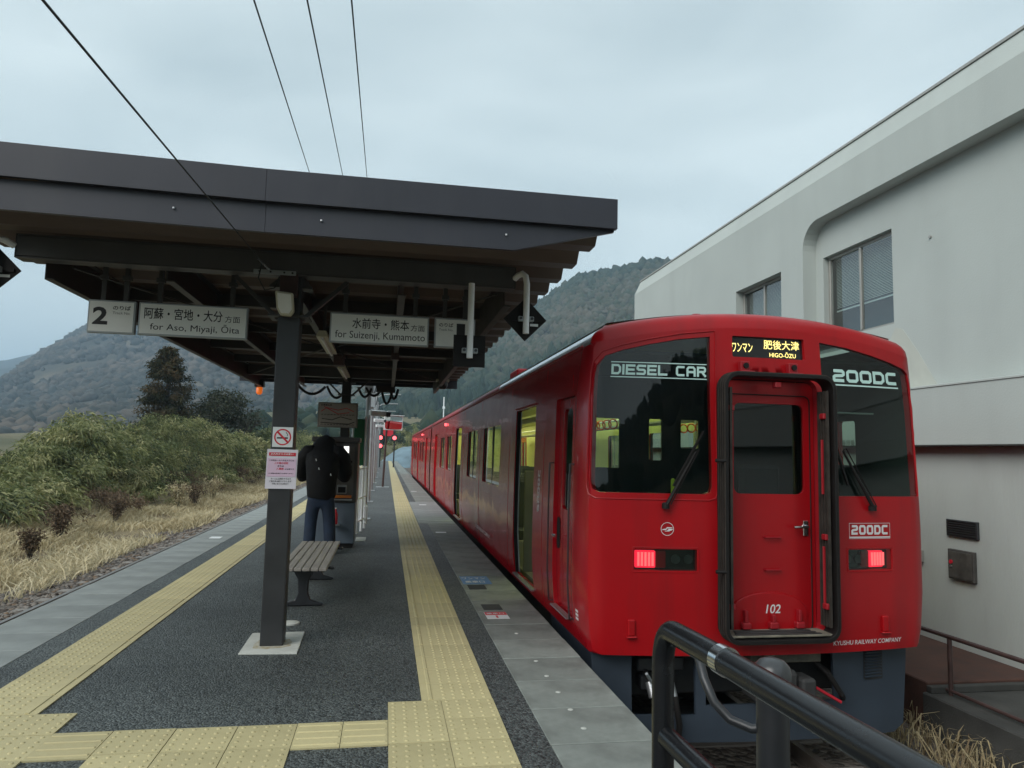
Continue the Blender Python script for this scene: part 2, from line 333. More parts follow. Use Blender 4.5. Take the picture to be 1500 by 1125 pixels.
def sheet(outer, holes, us, vs, step):
    """2-D triangulation of outer minus holes with extra grid points us x vs"""
    loops = [dens(outer, step)]+[dens(h, step) for h in holes]; P = []; E = []
    for lp in loops:
        k = len(P); P += lp; E += [(k+i, k+(i+1) % len(lp)) for i in range(len(lp))]
    if len(us) and len(vs):
        G = np.array([(u, v) for u in us for v in vs]); ok = inpoly(G, loops[0])
        for h in loops[1:]: ok &= ~inpoly(G, h)
        G = G[ok]; B = np.array(P); mn = min(step*.3, .04)
        if len(G): G = G[np.array([np.min(np.sum((B-g)**2, 1)) > mn*mn for g in G])]
        P = P+[tuple(g) for g in G]
    v, e, f, *_ = delaunay_2d_cdt([Vector(p) for p in P], E, [], 0, 1e-6)
    v = np.array([(a.x, a.y) for a in v]); f = np.array([t for t in f if len(t) == 3]); c = v[f].mean(1); ok = inpoly(c, outer)
    for h in holes: ok &= ~inpoly(c, h)
    return v, f[ok], loops
def sheet_mb(outer, holes, fn, us=(), vs=(), step=.3, d=0, flange=0, flange_outer=False):
    v, f, loops = sheet(outer, holes, us, vs, step); b = MB(); b.add([fn(p[0], p[1], d) for p in v], [tuple(t) for t in f])
    if flange:
        for k, lp in enumerate(loops):
            if k == 0 and not flange_outer: continue
            n = len(lp); b.add([fn(p[0], p[1], d) for p in lp]+[fn(p[0], p[1], d+flange) for p in lp], [(i, (i+1) % n, n+(i+1) % n, n+i) for i in range(n)])
    return b
_tc = {}
def text2d(s, size, bold=0, sx=1, shear=0, align='LEFT'):
    c = bpy.data.curves.new('t', 'FONT'); c.body = s; c.size = 1; c.offset = bold; c.shear = shear; c.resolution_u = 3
    o = bpy.data.objects.new('t', c); COL.objects.link(o); dg = bpy.context.evaluated_depsgraph_get()
    me = bpy.data.meshes.new_from_object(o.evaluated_get(dg)); V = np.array([v.co[:2] for v in me.vertices]); F = [tuple(p.vertices) for p in me.polygons]
    bpy.data.objects.remove(o); bpy.data.curves.remove(c); bpy.data.meshes.remove(me)
    x0, x1 = V[:, 0].min(), V[:, 0].max(); V[:, 0] -= {'LEFT': x0, 'CENTER': (x0+x1)/2, 'RIGHT': x1}[align]; V *= size; V[:, 0] *= sx
    return V, F
def text(name, s, mt, parent, fn, x, z, h=None, width=None, bold=0, shear=0, align='LEFT', size=None):
    """lettering mapped by fn(a,b)->xyz; cap height h and/or total width"""
    V, F = text2d(s, 1, bold, 1, shear, align)
    hh = V[:, 1].max()-V[:, 1].min(); k = size if size else h/hh; sx = width/((V[:, 0].max()-V[:, 0].min())*k) if width else 1
    V[:, 1] -= 0 if size else V[:, 1].min()
    return mk(name, [fn(x+a*k*sx, z+b*k) for a, b in V], F, mt, parent)
def front(y, flip=1): return lambda a, b, d=0: (a, y+d, b)       # a sheet facing the camera (-Y)

# ================================================================== SETTING
def vnoise(x, y, seed=0):
    """smooth value noise, vectorised"""
    x = np.asarray(x, float); y = np.asarray(y, float); xi = np.floor(x).astype(int); yi = np.floor(y).astype(int); fx = x-xi; fy = y-yi
    h = lambda a, b: (np.sin(a*127.1+b*311.7+seed*74.7)*43758.5453) % 1.0
    u = fx*fx*(3-2*fx); v = fy*fy*(3-2*fy)
    return (h(xi, yi)*(1-u)+h(xi+1, yi)*u)*(1-v)+(h(xi, yi+1)*(1-u)+h(xi+1, yi+1)*u)*v
def fbm(x, y, o=4, seed=0): return sum(vnoise(x*2**k, y*2**k, seed+k*17)*.5**k for k in range(o))/sum(.5**k for k in range(o))
def grid(nu, nv):
    i = np.arange(nu-1)[:, None]*nv+np.arange(nv-1)[None, :]; return np.stack([i, i+nv, i+nv+1, i+1], -1).reshape(-1, 4)
PX0, PX1 = -2.98, 1.45                # platform edges
GZ = -1.05                            # track bed level

M['ground'] = mat('field_ground', (.085, .08, .055), .95, var=.35, vs=.05)
g = MB().add([(-5000, -600, -1.3), (5000, -600, -1.3), (5000, 6000, -1.3), (-5000, 6000, -1.3)], [(0, 1, 2, 3)]).build('ground', M['ground']); struct(g)
# gravel beds
def gravel(name):
    mt, n, nn, l, b = _mat(name); t = nn.new('ShaderNodeTexCoord'); v = t.outputs['Object']
    vo = nn.new('ShaderNodeTexVoronoi'); vo.inputs['Scale'].default_value = 17; l.new(v, vo.inputs['Vector'])
    r = nn.new('ShaderNodeValToRGB'); l.new(vo.outputs['Color'], r.inputs[0]); e = r.color_ramp.elements
    e[0].color = (.045, .035, .028, 1); e[1].color = (.22, .19, .16, 1)
    l.new(r.outputs[0], b.inputs['Base Color']); b.inputs['Roughness'].default_value = .95
    bp = nn.new('ShaderNodeBump'); bp.inputs['Strength'].default_value = 1; bp.inputs['Distance'].default_value = .04; bp.invert = True
    l.new(vo.outputs['Distance'], bp.inputs['Height']); l.new(bp.outputs[0], b.inputs['Normal']); return mt
M['gravel'] = gravel('ballast_gravel')
def bed(name, xs, zs, y0, y1):
    ys = np.linspace(y0, y1, 60); V = []
    for i, x in enumerate(xs):
        for y in ys: V.append((x, y, zs[i]+.03*(vnoise(x*3, y*2.1, 3)-.5)))
    return struct(mk(name, V, grid(len(xs), 60), M['gravel'], smooth=True))
bed('track_bed_left', [-7.3, -6.2, -5.5, -4.9, -4.4, -3.9, -3.4, PX0], [-1.22, -1.13, -1.05, -.98, -.98, -.98, -.98, -.98], -6, 130)
bed('track_bed_right', [PX1, 2.0, 2.5, 3.0, 3.5, 4.0, 4.5, 5.2], [-1.05]*8, -6, 160)
def track(y0, y1, rx, z):
    for x in rx:
        b = MB()
        for (w_, a, c) in ((.062, 0, -.04), (.016, -.04, -.11), (.11, -.11, -.13)): b.box(x-w_/2, x+w_/2, y0, y1, z+c, z+a)
        o = b.build('rail', M['rail'], TR, bevel=.0)
    me = mesh_np('sleeper', *(lambda q: (q.v, q.f))(MB().box(-1.0, 1.0, -.11, .11, -.14, 0)))
    for k in range(int((min(y1, 60)-y0)/.75)): put('sleeper', me, M['sleeper'], TR, loc=((rx[0]+rx[1])/2, y0+.4+.75*k, z-.13))
TR = thing('railway_track', 'ballasted railway track beside the dry grass on the left of the platform', 'track', (-4.24, 20, -.98)); track(-6, 128, (-4.775, -3.705), -.85)
TR = thing('railway_track', 'railway track under the red train', 'track', (2.94, 20, -1.05)); track(-4, 150, (2.405, 3.475), -.90)

# left bank with dry earth
M['earth'] = mat('dry_earth', (.13, .095, .055), .95, var=.0, vs=.6, bump=.5, bs=9, col2=(.24, .19, .105), c2=(.35, .62))
bx = np.concatenate([np.linspace(-60, -14, 14), np.linspace(-13, -6.3, 18)]); by = np.linspace(-8, 170, 90); V = []
def bank_z(x, y):
    x = np.asarray(x, float); t = np.clip((-x-6.3)/6.5, 0, 1); return -1.16+.75*t*t*(3-2*t)+.18*(fbm(x*.5, np.asarray(y)*.5, 3, 5)-.5)
XX, YY = np.meshgrid(bx, by, indexing='ij'); V = np.stack([XX, YY, bank_z(XX, YY)], -1).reshape(-1, 3)
struct(mk('bank', V, grid(len(bx), len(by)), M['earth'], smooth=True))

# ------------------------------------------------------------------ platform
PL = MB().box(PX0+.03, PX1-.03, -4, 97, -1.25, -.125)
PL.box(-2.4, .875, -4, 15.2, -.125, -.004); PL.box(-2.4, .68, 15.2, 20.8, -.125, -.0041); PL.box(-2.4, .875, 20.8, 97, -.125, -.004)
PL = PL.build('platform', M['asphalt']); struct(PL)
def slab_me(w_, l_, mt):
    q = MB().box(-w_/2, w_/2, -l_/2, l_/2, -.12, 0); me = mesh_np('coping_slab', q.v, q.f)
    bm = bmesh.new(); bm.from_mesh(me); bmesh.ops.bevel(bm, geom=bm.edges[:], offset=.004, segments=1, affect='EDGES'); bm.to_mesh(me); bm.free(); me.materials.append(mt); return me
SP = .5025
def slabs(xc, w_, y0, n, mt, first=0):
    me = slab_me(w_, SP-.010, mt)
    for i in range(n): put('coping_slab', me, None, PL, loc=(xc+random.uniform(-.002, .002), y0+SP*(i+.5), random.uniform(-.002, .001)))
ys0 = 3.648-SP*3
nR = int((15.2-ys0)/SP); slabs((.875+PX1)/2, PX1-.875-.004, ys0, nR, M['coping'])
yb = ys0+SP*nR; n2 = int(round((20.8-yb)/SP)); slabs((.68+PX1)/2+.004, PX1-.68-.012, yb, n2, M['coping_left'])
yc = yb+SP*n2; slabs((.875+PX1)/2, PX1-.875-.004, yc, 30, M['coping'])
box('coping_strip', .877, PX1, yc+SP*30+.004, 97, -.12, -.001, M['coping'], PL)
slabs((PX0-2.4)/2, 2.98-2.4-.004, ys0+1.0, 56, M['coping_left'])
box('coping_strip', PX0, -2.402, ys0+1.0+SP*56+.004, 97, -.12, -.001, M['coping_left'], PL)
# platform retaining face blocks below the coping
box('platform_wall', PX1-.06, PX1-.02, -4, 97, -1.2, -.121, M['dark_concrete'], PL, 0)

# tactile tiles: bumps and bars are real relief
def dome(b, x, y, r, z0, h, n=8):
    prof = [(r, 0), (r*.72, h*.8), (r*.45, h)]; V = []; F = []
    for rr, zz in prof: V += [(x+rr*math.cos(6.2832*k/n), y+rr*math.sin(6.2832*k/n), z0+zz) for k in range(n)]
    for i in range(2):
        for k in range(n): F.append((i*n+k, i*n+(k+1) % n, (i+1)*n+(k+1) % n, (i+1)*n+k))
    F.append(tuple(2*n+k for k in range(n))); b.add(V, F)
def tile_me(kind, w_=.3, l_=.3):
    b = MB().box(-w_/2+.0015, w_/2-.0015, -l_/2+.0015, l_/2-.0015, -.01, .003)
    if kind == 'dot':
        nx = max(2, round(w_/.06)); ny = max(2, round(l_/.06))
        for i in range(nx):
            for j in range(ny): dome(b, -w_/2+w_*(i+.5)/nx, -l_/2+l_*(j+.5)/ny, .0115, .003, .005)
    elif kind == 'barx':
        for j in range(4): b.prism([(-.0085, 0), (.0085, 0), (.005, .005), (-.005, .005)], lambda a, z, d, j=j: (d, -l_/2+l_*(j+.5)/4+a, .003+z), -w_/2+.012, w_/2-.012)
    elif kind == 'edge':       # platform-edge tile: rows of dots and one bar on the inner side
        for i in range(5):
            for j in range(5): dome(b, -w_/2+.105+(w_-.12)*(i+.5)/5, -l_/2+l_*(j+.5)/5, .0115, .003, .005)
        b.prism([(-.012, 0), (.012, 0), (.008, .005), (-.008, .005)], lambda a, z, d: (-w_/2+.055+a, d, .003+z), -l_/2+.006, l_/2-.006)
    elif kind == 'edge_m':
        for i in range(5):
            for j in range(5): dome(b, w_/2-.105-(w_-.12)*(i+.5)/5, -l_/2+l_*(j+.5)/5, .0115, .003, .005)
        b.prism([(-.012, 0), (.012, 0), (.008, .005), (-.008, .005)], lambda a, z, d: (w_/2-.055+a, d, .003+z), -l_/2+.006, l_/2-.006)
    me = mesh_np('tactile_tile', b.v, b.f); me.materials.append(M['tile']); return me
TZ = lambda: random.uniform(-.0015, .001)
T = .3015
er = tile_me('edge', .42, .3); el = tile_me('edge_m', .40, .3)
nT = 72
for i in range(nT):
    put('tactile_tile', er, None, PL, loc=(.47, 4.345+T*(i+.5), TZ())); put('tactile_tile', el, None, PL, loc=(-1.99, 4.345+T*(i+.5), TZ()))
ye = 4.345+T*nT+.003
for x0, x1 in ((.26, .68), (-2.19, -1.79)):
    b = MB().box(x0, x1, ye, 97, -.01, .003)
    for k in range(6): xx = x0+.04+(x1-x0-.08)*k/5; b.box(xx-.009, xx+.009, ye+.01, 97, .0032, .007)
    b.build('tactile_strip', M['tile'], PL)
dt = tile_me('dot'); d31 = tile_me('dot', .3085, .3); bxm = tile_me('barx', .235, .33); bxl = tile_me('barx', .28, .33)
for j in range(4):
    for i in range(2): put('tactile_tile', d31, None, PL, loc=(.065+.3085*(i+.5), 4.345-T*(j+.5), TZ()))
    for i in range(2): put('tactile_tile', d31, None, PL, loc=(-2.19+.2975*(i+.5), 4.345-T*(j+.5), TZ()))
for i in range(3):
    for j in range(3): put('tactile_tile', dt, None, PL, loc=(-1.31+T*(i+.5), 4.065-T*(j+.5), TZ()))
for i in range(2): put('tactile_tile', bxm, None, PL, loc=(-.4055+.2355*(i+.5), 3.898, TZ()))
put('tactile_tile', bxl, None, PL, loc=(-1.4515, 3.898, TZ()))
# concrete pad, studs, plates and stickers on the paving
pad = MB().prism([(-.975, 5.43), (-.572, 5.41), (-.585, 6.02), (-.98, 6.0)], lambda a, b_, d: (a, b_, d), -.01, .006).build('footing_pad', M['pad'], PL, bevel=.003)
MB().prism([(-.90, 5.55), (-.80, 5.52), (-.70, 5.55), (-.64, 5.60), (-.645, 5.72), (-.67, 5.79), (-.78, 5.80), (-.89, 5.78), (-.91, 5.66)], lambda a, b_, d: (a, b_, d), .0062, .0068).build('rust_stain', mat('rust_stain', (.36, .30, .19), .9, var=.2, vs=18, col2=(.48, .47, .40), c2=(.4, .6)), PL)
MB().lathe((-.735, 6.33, -.004), [(.075, 0), (.075, .010), (.068, .014)], 24).build('drain_cap', M['pad'], PL, smooth=True)
box('paving_plate', -.44, -.28, 11.75, 12.3, -.01, .004, M['pad'], PL, .002)
for i, yy in enumerate((3.84, 4.12, 4.42, 4.74, 5.08, 5.85)):
    MB().lathe((1.10, yy, -.002), [(.016, 0), (.016, .0035), (.013, .005)], 14).build('marker_stud', M['pad'], PL, smooth=True)
tag(box('floor_plate', .93, 1.12, 7.72, 7.97, -.002, .0022, M['plate'], None, 0), 'small dark grey plate set on the edge paving beyond the blue sticker side', 'plate', None)['label'] = 'dark grey plate on the edge paving just nearer than the blue sticker'
tag(box('floor_plate', .95, 1.13, 6.72, 6.96, -.002, .0022, M['plate'], None, 0), 'dark grey plate on the edge paving just beyond the red and white sticker', 'plate')
fl = lambda x0, y0: (lambda a, b, d=0: (x0+a, y0+b, .0045))
st = tag(box('floor_sticker', .935, 1.135, 6.36, 6.62, -.002, .003, M['white'], None, 0), 'red and white rectangular sticker on the edge paving by the train', 'sticker')
box('sticker_band', .937, 1.133, 6.50, 6.618, .003, .0036, M['redprint'], st, 0)
text('lettering', '乗車口', M['white'], st, fl(.95, 6.53), 0, 0, h=.055, width=.16, bold=.01)
text('lettering', '1', M['redprint'], st, fl(1.02, 6.385), 0, 0, h=.09, bold=.03)
st = tag(box('floor_sticker', .90, 1.22, 8.02, 8.5, -.002, .003, M['bluesign'], None, 0), 'blue sticker with pale lettering on the edge paving by the open train door', 'sticker')
text('lettering', 'ワンマン', M['decal'], st, fl(.915, 8.30), 0, 0, h=.12, width=.27, bold=.01)
text('lettering', '乗車口', M['decal'], st, fl(.93, 8.08), 0, 0, h=.13, width=.22, bold=.01)
for i, yy in enumerate((13.0, 19.6, 26.0)):
    b = box('white_mark', .93, 1.12, yy, yy+.14, -.002, .0035, M['white'], PL, 0)
b = box('white_mark', -2.72, -2.55, 12.1, 12.3, -.002, .0035, M['white'], PL, 0)

# ------------------------------------------------------------------ hills, fields and forest
def hill_layer(name, az, el, r0, R, mt, nz=.06, seed=0, na=160, nr=46, base=-1.2, power=1.25):
    A = np.radians(np.linspace(az[0], az[-1], na)); e = np.interp(np.degrees(A), az, el); rs = r0+(R*1.25-r0)*np.linspace(0, 1, nr)
    def hz(a, r):
        e_ = np.interp(np.degrees(a), az, el); t = np.clip((r-r0)/(R-r0), 0, 1); back = np.clip((r-R)/(R*.25), 0, 1)
        x, y = r*np.sin(a), r*np.cos(a); rid = (fbm(x*6/R, y*6/R, 4, seed)-.5)
        return base+(e_*R+2.7)*(t**power)*(1-.55*back**1.5)+rid*R*nz*np.minimum(t*1.6, 1)*(1.15-t*.95)
    AA, RR = np.meshgrid(A, rs, indexing='ij'); V = np.stack([RR*np.sin(AA), RR*np.cos(AA), hz(AA, RR)], -1).reshape(-1, 3)
    return struct(mk(name, V, grid(na, nr), mt, smooth=True)), hz
def hillmat(name, c1, c2, c3, sc):
    mt, n, nn, l, b = _mat(name); t = nn.new('ShaderNodeTexCoord')
    a = nn.new('ShaderNodeTexNoise'); a.inputs['Scale'].default_value = sc; a.inputs['Detail'].default_value = 9; a.inputs['Roughness'].default_value = .65; l.new(t.outputs['Object'], a.inputs['Vector'])
    r = nn.new('ShaderNodeValToRGB'); l.new(a.outputs[0], r.inputs[0]); e = r.color_ramp.elements
    e[0].position = .36; e[0].color = list(c1)+[1]; e[1].position = .68; e[1].color = list(c3)+[1]; q = e.new(.52); q.color = list(c2)+[1]
    l.new(r.outputs[0], b.inputs['Base Color']); b.inputs['Roughness'].default_value = .95; b.inputs['Specular IOR Level'].default_value = .1; return mt
M['hill_far'] = hillmat('hill_far', (.022, .030, .032), (.032, .040, .038), (.05, .052, .045), .004)
M['hill_left'] = hillmat('hill_left', (.030, .032, .030), (.06, .058, .048), (.17, .14, .10), .006)
M['hill_right'] = hillmat('hill_right', (.03, .04, .025), (.06, .06, .04), (.11, .09, .06), .012)
M['field'] = hillmat('terraced_fields', (.07, .08, .045), (.13, .12, .07), (.20, .165, .105), .02)
hill_layer('mountain_far', [-60, -40, -26, -24, -22.4, -20, -15, 0, 20], [.06, .075, .094, .107, .121, .125, .12, .1, .08], 900, 2600, M['hill_far'], .05, 3)
_, hzL = hill_layer('mountain_left', [-62, -40, -30, -26, -23.5, -21.3, -19, -14, -8, -2, 3, 8], [.01, .012, .02, .062, .105, .136, .165, .2, .19, .14, .09, .04], 380, 1300, M['hill_left'], .07, 9)
_, hzR = hill_layer('mountain_right', [-14, -6, 0, 4, 8.9, 10.3, 12.5, 15.2, 18, 20.7, 22.6, 28.6, 45, 70], [.02, .05, .11, .145, .172, .187, .218, .249, .259, .272, .270, .262, .22, .1], 230, 760, M['hill_right'], .05, 21)
_, hzF = hill_layer('foothill_fields', [-30, -20, -12, -7, -3, 1, 5, 9, 14, 30], [.004, .01, .036, .05, .05, .046, .048, .044, .03, .01], 110, 330, M['field'], .03, 33, power=1.0)
# forests: one uncountable mass each
ico = bmesh.new(); bmesh.ops.create_icosphere(ico, subdivisions=1, radius=1); IV = np.array([v.co[:] for v in ico.verts]); IF = np.array([[v.index for v in f.verts] for f in ico.faces]); ico.free()
def forest(name, hz, n, a0, a1, r0, r1, size, tall, mt, seed, keep=None):
    g_ = np.random.default_rng(seed); a = np.radians(g_.uniform(a0, a1, n*2)); r = np.sqrt(g_.uniform(r0*r0, r1*r1, n*2)); x, y = r*np.sin(a), r*np.cos(a)
    dn = fbm(x/60, y/60, 3, seed); ok = (dn+g_.normal(0, .08, n*2)) > (keep or .3); a, r, x, y, dn = (q[ok][:n] for q in (a, r, x, y, dn)); n = len(a); z = hz(a, r)
    s = size*np.clip(g_.lognormal(0, .36, n), .5, 1.75); tone = fbm(x/260+3, y/260, 3, seed+40); con = (fbm(x/130+9, y/130, 2, seed+5) > .53) & (tall > 1); h = s*np.where(con, tall*1.35, tall)*g_.uniform(.8, 1.2, n)
    jit = 1+g_.normal(0, .22, (n, len(IV), 1)); P = IV[None]*jit; con3 = con[:, None]
    P[..., 0] *= np.where(con3 & (P[..., 2] > .3), .45, 1); P[..., 1] *= np.where(con3 & (P[..., 2] > .3), .45, 1)
    P = P*np.stack([s, s, h], -1)[:, None, :]+np.stack([x, y, z+h*.55], -1)[:, None, :]
    F = (IF[None]+np.arange(n)[:, None, None]*len(IV)).reshape(-1, 3)
    t = np.clip(.35*fbm(x/90, y/90, 3, seed+2)+.55*g_.random(n)+1.9*(tone-.5)-.06+.1+np.where(con, -.22, .10), 0, 1); t = np.repeat(t, len(IF))
    return struct(mk(name, P.reshape(-1, 3), F, mt, smooth=False, tint=t, origin=(0, 0, 0)), 'stuff')
M['forest'] = tintmat('forest_crowns', [(.012, .026, .018), (.022, .038, .024), (.038, .052, .032), (.062, .064, .044), (.095, .088, .068)], .9, spec=.1)
M['forest_far'] = tintmat('forest_crowns_far', [(.014, .022, .022), (.028, .034, .032), (.055, .055, .050), (.12, .10, .082)], .9, spec=.1)
_, hzB = hill_layer('added_hill_behind', [80, 100, 122, 138, 150, 166, 178, 190, 230, 260, 285], [.04, .06, .12, .24, .27, .24, .12, .06, .06, .05, .04], 60, 420, M['hill_right'], .05, 51)  # unseen hill, added and raised to darken the windscreen reflections
forest('added_forest_behind', hzB, 3500, 85, 280, 120, 430, 3.2, 1.0, M['forest'], 14, .25)  # unseen trees added on that hill for the same dark reflection
forest('forest_right', hzR, 24000, -13, 34, 300, 775, 2.7, 1.12, M['forest'], 4, .25)
forest('forest_left', hzL, 28000, -31, 3, 420, 1310, 3.3, .9, M['forest_far'], 6, .46)
forest('forest_edge', hzF, 900, -14, 10, 150, 335, 2.2, .9, M['forest'], 8, .60)

# ================================================================== BUILDING on the right
BD = thing('station_building', 'long white rendered building with recessed upper wall behind the train', 'building', (11, 6, -1.3))
WX = 6.2
side = lambda X: (lambda a, b, d=0: (X+d, a, b))           # a = Y, b = z, wall facing -X
REC = [(-5.6, 2.36), (9.8, 2.36)]+arc(9.8-.38, 5.05-.38, .38, 0, 90, 7)+[(-5.6, 5.05)]
W2 = [(10.42, 3.45), (11.94, 3.45), (11.94, 4.5), (10.42, 4.5)]; W3 = [(14.3, 3.45), (15.8, 3.45), (15.8, 4.5), (14.3, 4.5)]
sheet_mb([(-6, 1.67), (17.4, 1.67), (17.4, 5.64), (-6, 5.64)], [REC, W2, W3], side(WX), step=2, flange=.22).build('wall', M['wall'], BD)
b = MB().add([(WX, -6, 5.64), (WX, 17.4, 5.64), (WX+.12, 17.28, 5.95), (WX+.12, -6, 5.95)], [(0, 1, 2, 3)])
b.add([(WX, 17.4, 5.64), (16, 17.4, 5.64), (16, 17.28, 5.95), (WX+.12, 17.28, 5.95)], [(0, 1, 2, 3)]).build('parapet', M['wall'], BD)
MB().box(WX+.10, 16, -6, 17.30, 5.952, 5.985).build('coping_flashing', M['alu'], BD)
box('end_wall', WX+.004, 16, 17.1, 17.396, -1.3, 5.635, M['wall'], BD, 0)
W1 = [(8.12, 3.25), (9.61, 3.25), (9.61, 4.52), (8.12, 4.52)]
sheet_mb([(-5.9, 2.2), (9.95, 2.2), (9.95, 5.3), (-5.9, 5.3)], [W1], side(WX+.22), step=2, flange=.12).build('recessed_wall', M['wall'], BD)
MB().box(WX-.012, WX+.05, -6, 9.82, 2.335, 2.362).build('ledge_flashing', M['wall'], BD, bevel=.004)
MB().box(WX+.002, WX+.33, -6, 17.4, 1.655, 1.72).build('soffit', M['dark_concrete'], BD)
LX = WX+.17
sheet_mb([(-6, -1.3), (17.39, -1.3), (17.39, 1.7), (-6, 1.7)], [], side(LX), step=3).build('lower_wall', M['wall_low'], BD)
MB().box(WX+.6, WX+.65, -6, 17.3, -1.2, 5.8).build('room_back', M['interior_dark'], BD)
MB().prism([(8.10, 3.19), (7.968, 3.152), (7.709, 2.826), (7.408, 2.375), (7.84, 2.37), (8.22, 2.75), (8.23, 3.0)], lambda a, b_, d: (WX+.22-d, a, b_), .0005, .003).build('paint_patch', mat('cream_paint', (.51, .53, .475), .8, var=.06), BD)
MB().cyl((WX+.20, 7.446, 4.2), (WX+.22, 7.446, 4.2), .018, n=10).build('wall_fixing', M['alu'], BD)
def bwindow(y0, y1, z0, z1, X, blind):
    fw = .045; b = MB().box(X, X+.05, y0, y1, z0, z0+fw).box(X, X+.05, y0, y1, z1-fw, z1).box(X, X+.05, y0, y0+fw, z0+fw, z1-fw).box(X, X+.05, y1-fw, y1, z0+fw, z1-fw)
    ym = (y0+y1)/2; W = b.build('window', M['alu'], BD, bevel=.004)
    MB().box(X-.012, X+.03, ym-.02, ym+.02, z0+fw, z1-fw).build('mullion', M['alu'], W, bevel=.003)
    MB().box(X-.055, X-.001, y0-.02, y1+.02, z0-.05, z0+.012).build('sill', M['alu'], W, bevel=.004)
    for a, c, xx in ((y0+fw, ym+.02, .012), (ym-.02, y1-fw, .03)): MB().add([(X+xx, a, z0+fw), (X+xx, c, z0+fw), (X+xx, c, z1-fw), (X+xx, a, z1-fw)], [(0, 1, 2, 3)]).build('pane', M['glass_bld'], W)
    if blind:
        q = MB(); zb = z0+(z1-z0)*blind; n = int((z1-fw-zb)/.022)
        for i in range(n): q.obox((X+.12, (y0+y1)/2, z1-fw-.022*i), (0, 1, 0), (1, 0, .75), (-.75, 0, 1), (y1-y0)/2-.03, .012, .0008)
        q.box(X+.11, X+.13, y0+.03, y1-.03, zb-.02, zb); q.build('blind', M['blind'], W)
bwindow(8.12, 9.61, 3.25, 4.52, WX+.30, .36); bwindow(10.42, 11.94, 3.45, 4.5, WX+.14, .02); bwindow(14.3, 15.8, 3.45, 4.5, WX+.14, .5)
# vent grille and meter hatch on the lower wall
gy = 1.0275
vg = MB().box(LX-.03, LX-.001, 6.83, 7.27, .64, .83).build('vent_grille', M['cam_dark'], BD, bevel=.004)
q = MB()
for i in range(7): q.obox((LX-.034, 7.05, .66+.025*i), (0, 1, 0), (1, 0, -.8), (.8, 0, 1), .2, .012, .0015)
q.build('slat', M['under'], vg)
hb = MB().box(LX-.05, LX-.001, 6.88, 7.24, .17, .50).build('meter_hatch', mat('hatch_grey', (.06, .055, .05), .6, var=.3, vs=12), BD, bevel=.006)
MB().box(LX-.056, LX-.049, 6.9, 7.22, .19, .48).build('hatch_door', mat('hatch_grey2', (.075, .07, .062), .55, var=.35, vs=14), hb, bevel=.003)
MB().cyl((LX-.07, 7.18, .36), (LX-.05, 7.18, .36), .022, n=10).build('lock', M['redprint'], hb)
MB().cyl((LX-.068, 7.185, .31), (LX-.05, 7.185, .31), .014, n=10).build('lock', M['steel'], hb)
wb = MB().box(LX-.06, LX-.001, 7.66, 7.78, .28, .42).build('switch_box', M['alu'], BD, bevel=.006)
# ground-level walkway, steps and old rusty rail at the wall foot
wk = tag(MB().box(5.06, LX-.002, 6.1, 20, -1.28, -.58).build('walkway_slab', M['rust'], None, bevel=.01), 'rust brown raised walkway at the foot of the white wall', 'walkway')
wk2 = tag(MB().box(5.0, LX-.002, 2.2, 6.096, -1.28, -.66).build('concrete_step', M['dark_concrete'], None, bevel=.012), 'dark weathered concrete slab in front of the rust brown walkway', 'slab')
box('slab_lip', 5.04, LX-.01, 6.02, 6.09, -.66, -.60, M['dark_concrete'], wk2, .006)
hr = thing('rusty_railing', 'low rusty brown pipe railing by the white wall', 'railing', (5.2, 5.5, -1.25))
MB().tube([(5.2, 9.0, -.15), (5.2, 3.0, -.13)], .021, 10).build('top_rail', M['brown'], hr, smooth=True)
MB().tube([(5.2, 9.0, -.63), (5.2, 3.0, -.615)], .017, 10).build('lower_rail', M['brown'], hr, smooth=True)
for yy in (3.9, 5.97, 8.0): MB().tube([(5.2, yy, -1.27), (5.2, yy, -.15)], .021, 10).build('post', M['brown'], hr, smooth=True)

# ================================================================== RED DIESEL RAILCARS
XC, YN, CL = 2.962, 5.13, 20.0
HW = 1.442
# plan outline from the nose centre to the rear corner (right half), as (lx, ly, nx, ny)
plan = []
for i in range(33): x = 1.345*i/32; plan.append((x, .12*(x/1.345)**2))
th0 = math.atan(.24/1.345); rc = (HW-1.345)/(1-math.sin(th0))
for i in range(1, 19):
    t = th0+(math.pi/2-th0)*i/18; plan.append((1.345+rc*(math.sin(t)-math.sin(th0)), .12+rc*(math.cos(th0)-math.cos(t))))
plan.append((HW, CL)); plan = np.array(plan); pu = np.concatenate([[0], np.cumsum(np.hypot(*np.diff(plan, axis=0).T))])
def at_u(u):
    s_ = 1 if u >= 0 else -1; a = min(abs(u), pu[-1]); k = min(int(np.searchsorted(pu, a, 'right'))-1, len(pu)-2); t = (a-pu[k])/(pu[k+1]-pu[k]); p = plan[k]*(1-t)+plan[k+1]*t
    def tang(j): j0, j1 = max(j-1, 0), min(j+1, len(plan)-1); d = plan[j1]-plan[j0]; return d/np.hypot(*d)
    d = tang(k)*(1-t)+tang(k+1)*t
    if k == 0: d[1] *= t if False else 1
    if k >= len(plan)-2: d = np.array([0, 1.])
    d = d/np.hypot(*d); return s_*p[0], p[1], s_*d[1], -d[0]          # outward normal
def wz(z):      # half-width factor by height
    return float(np.interp(z, [-.1, 0, .12, .4, 1.0, 1.9, 2.3, 2.7], [.955, .968, .985, 1, 1, .99, .975, .955]))
def ux(lx): return math.copysign(float(np.interp(abs(lx), plan[:51, 0], pu[:51])), lx) if lx else 0.
UC = pu[-2]; LYC = plan[-2][1]
def uy(ly, s_=-1): return s_*(UC+ly-LYC)
ER = .14
zarc = lambda lx: 2.64-.16*(lx/1.42)**2
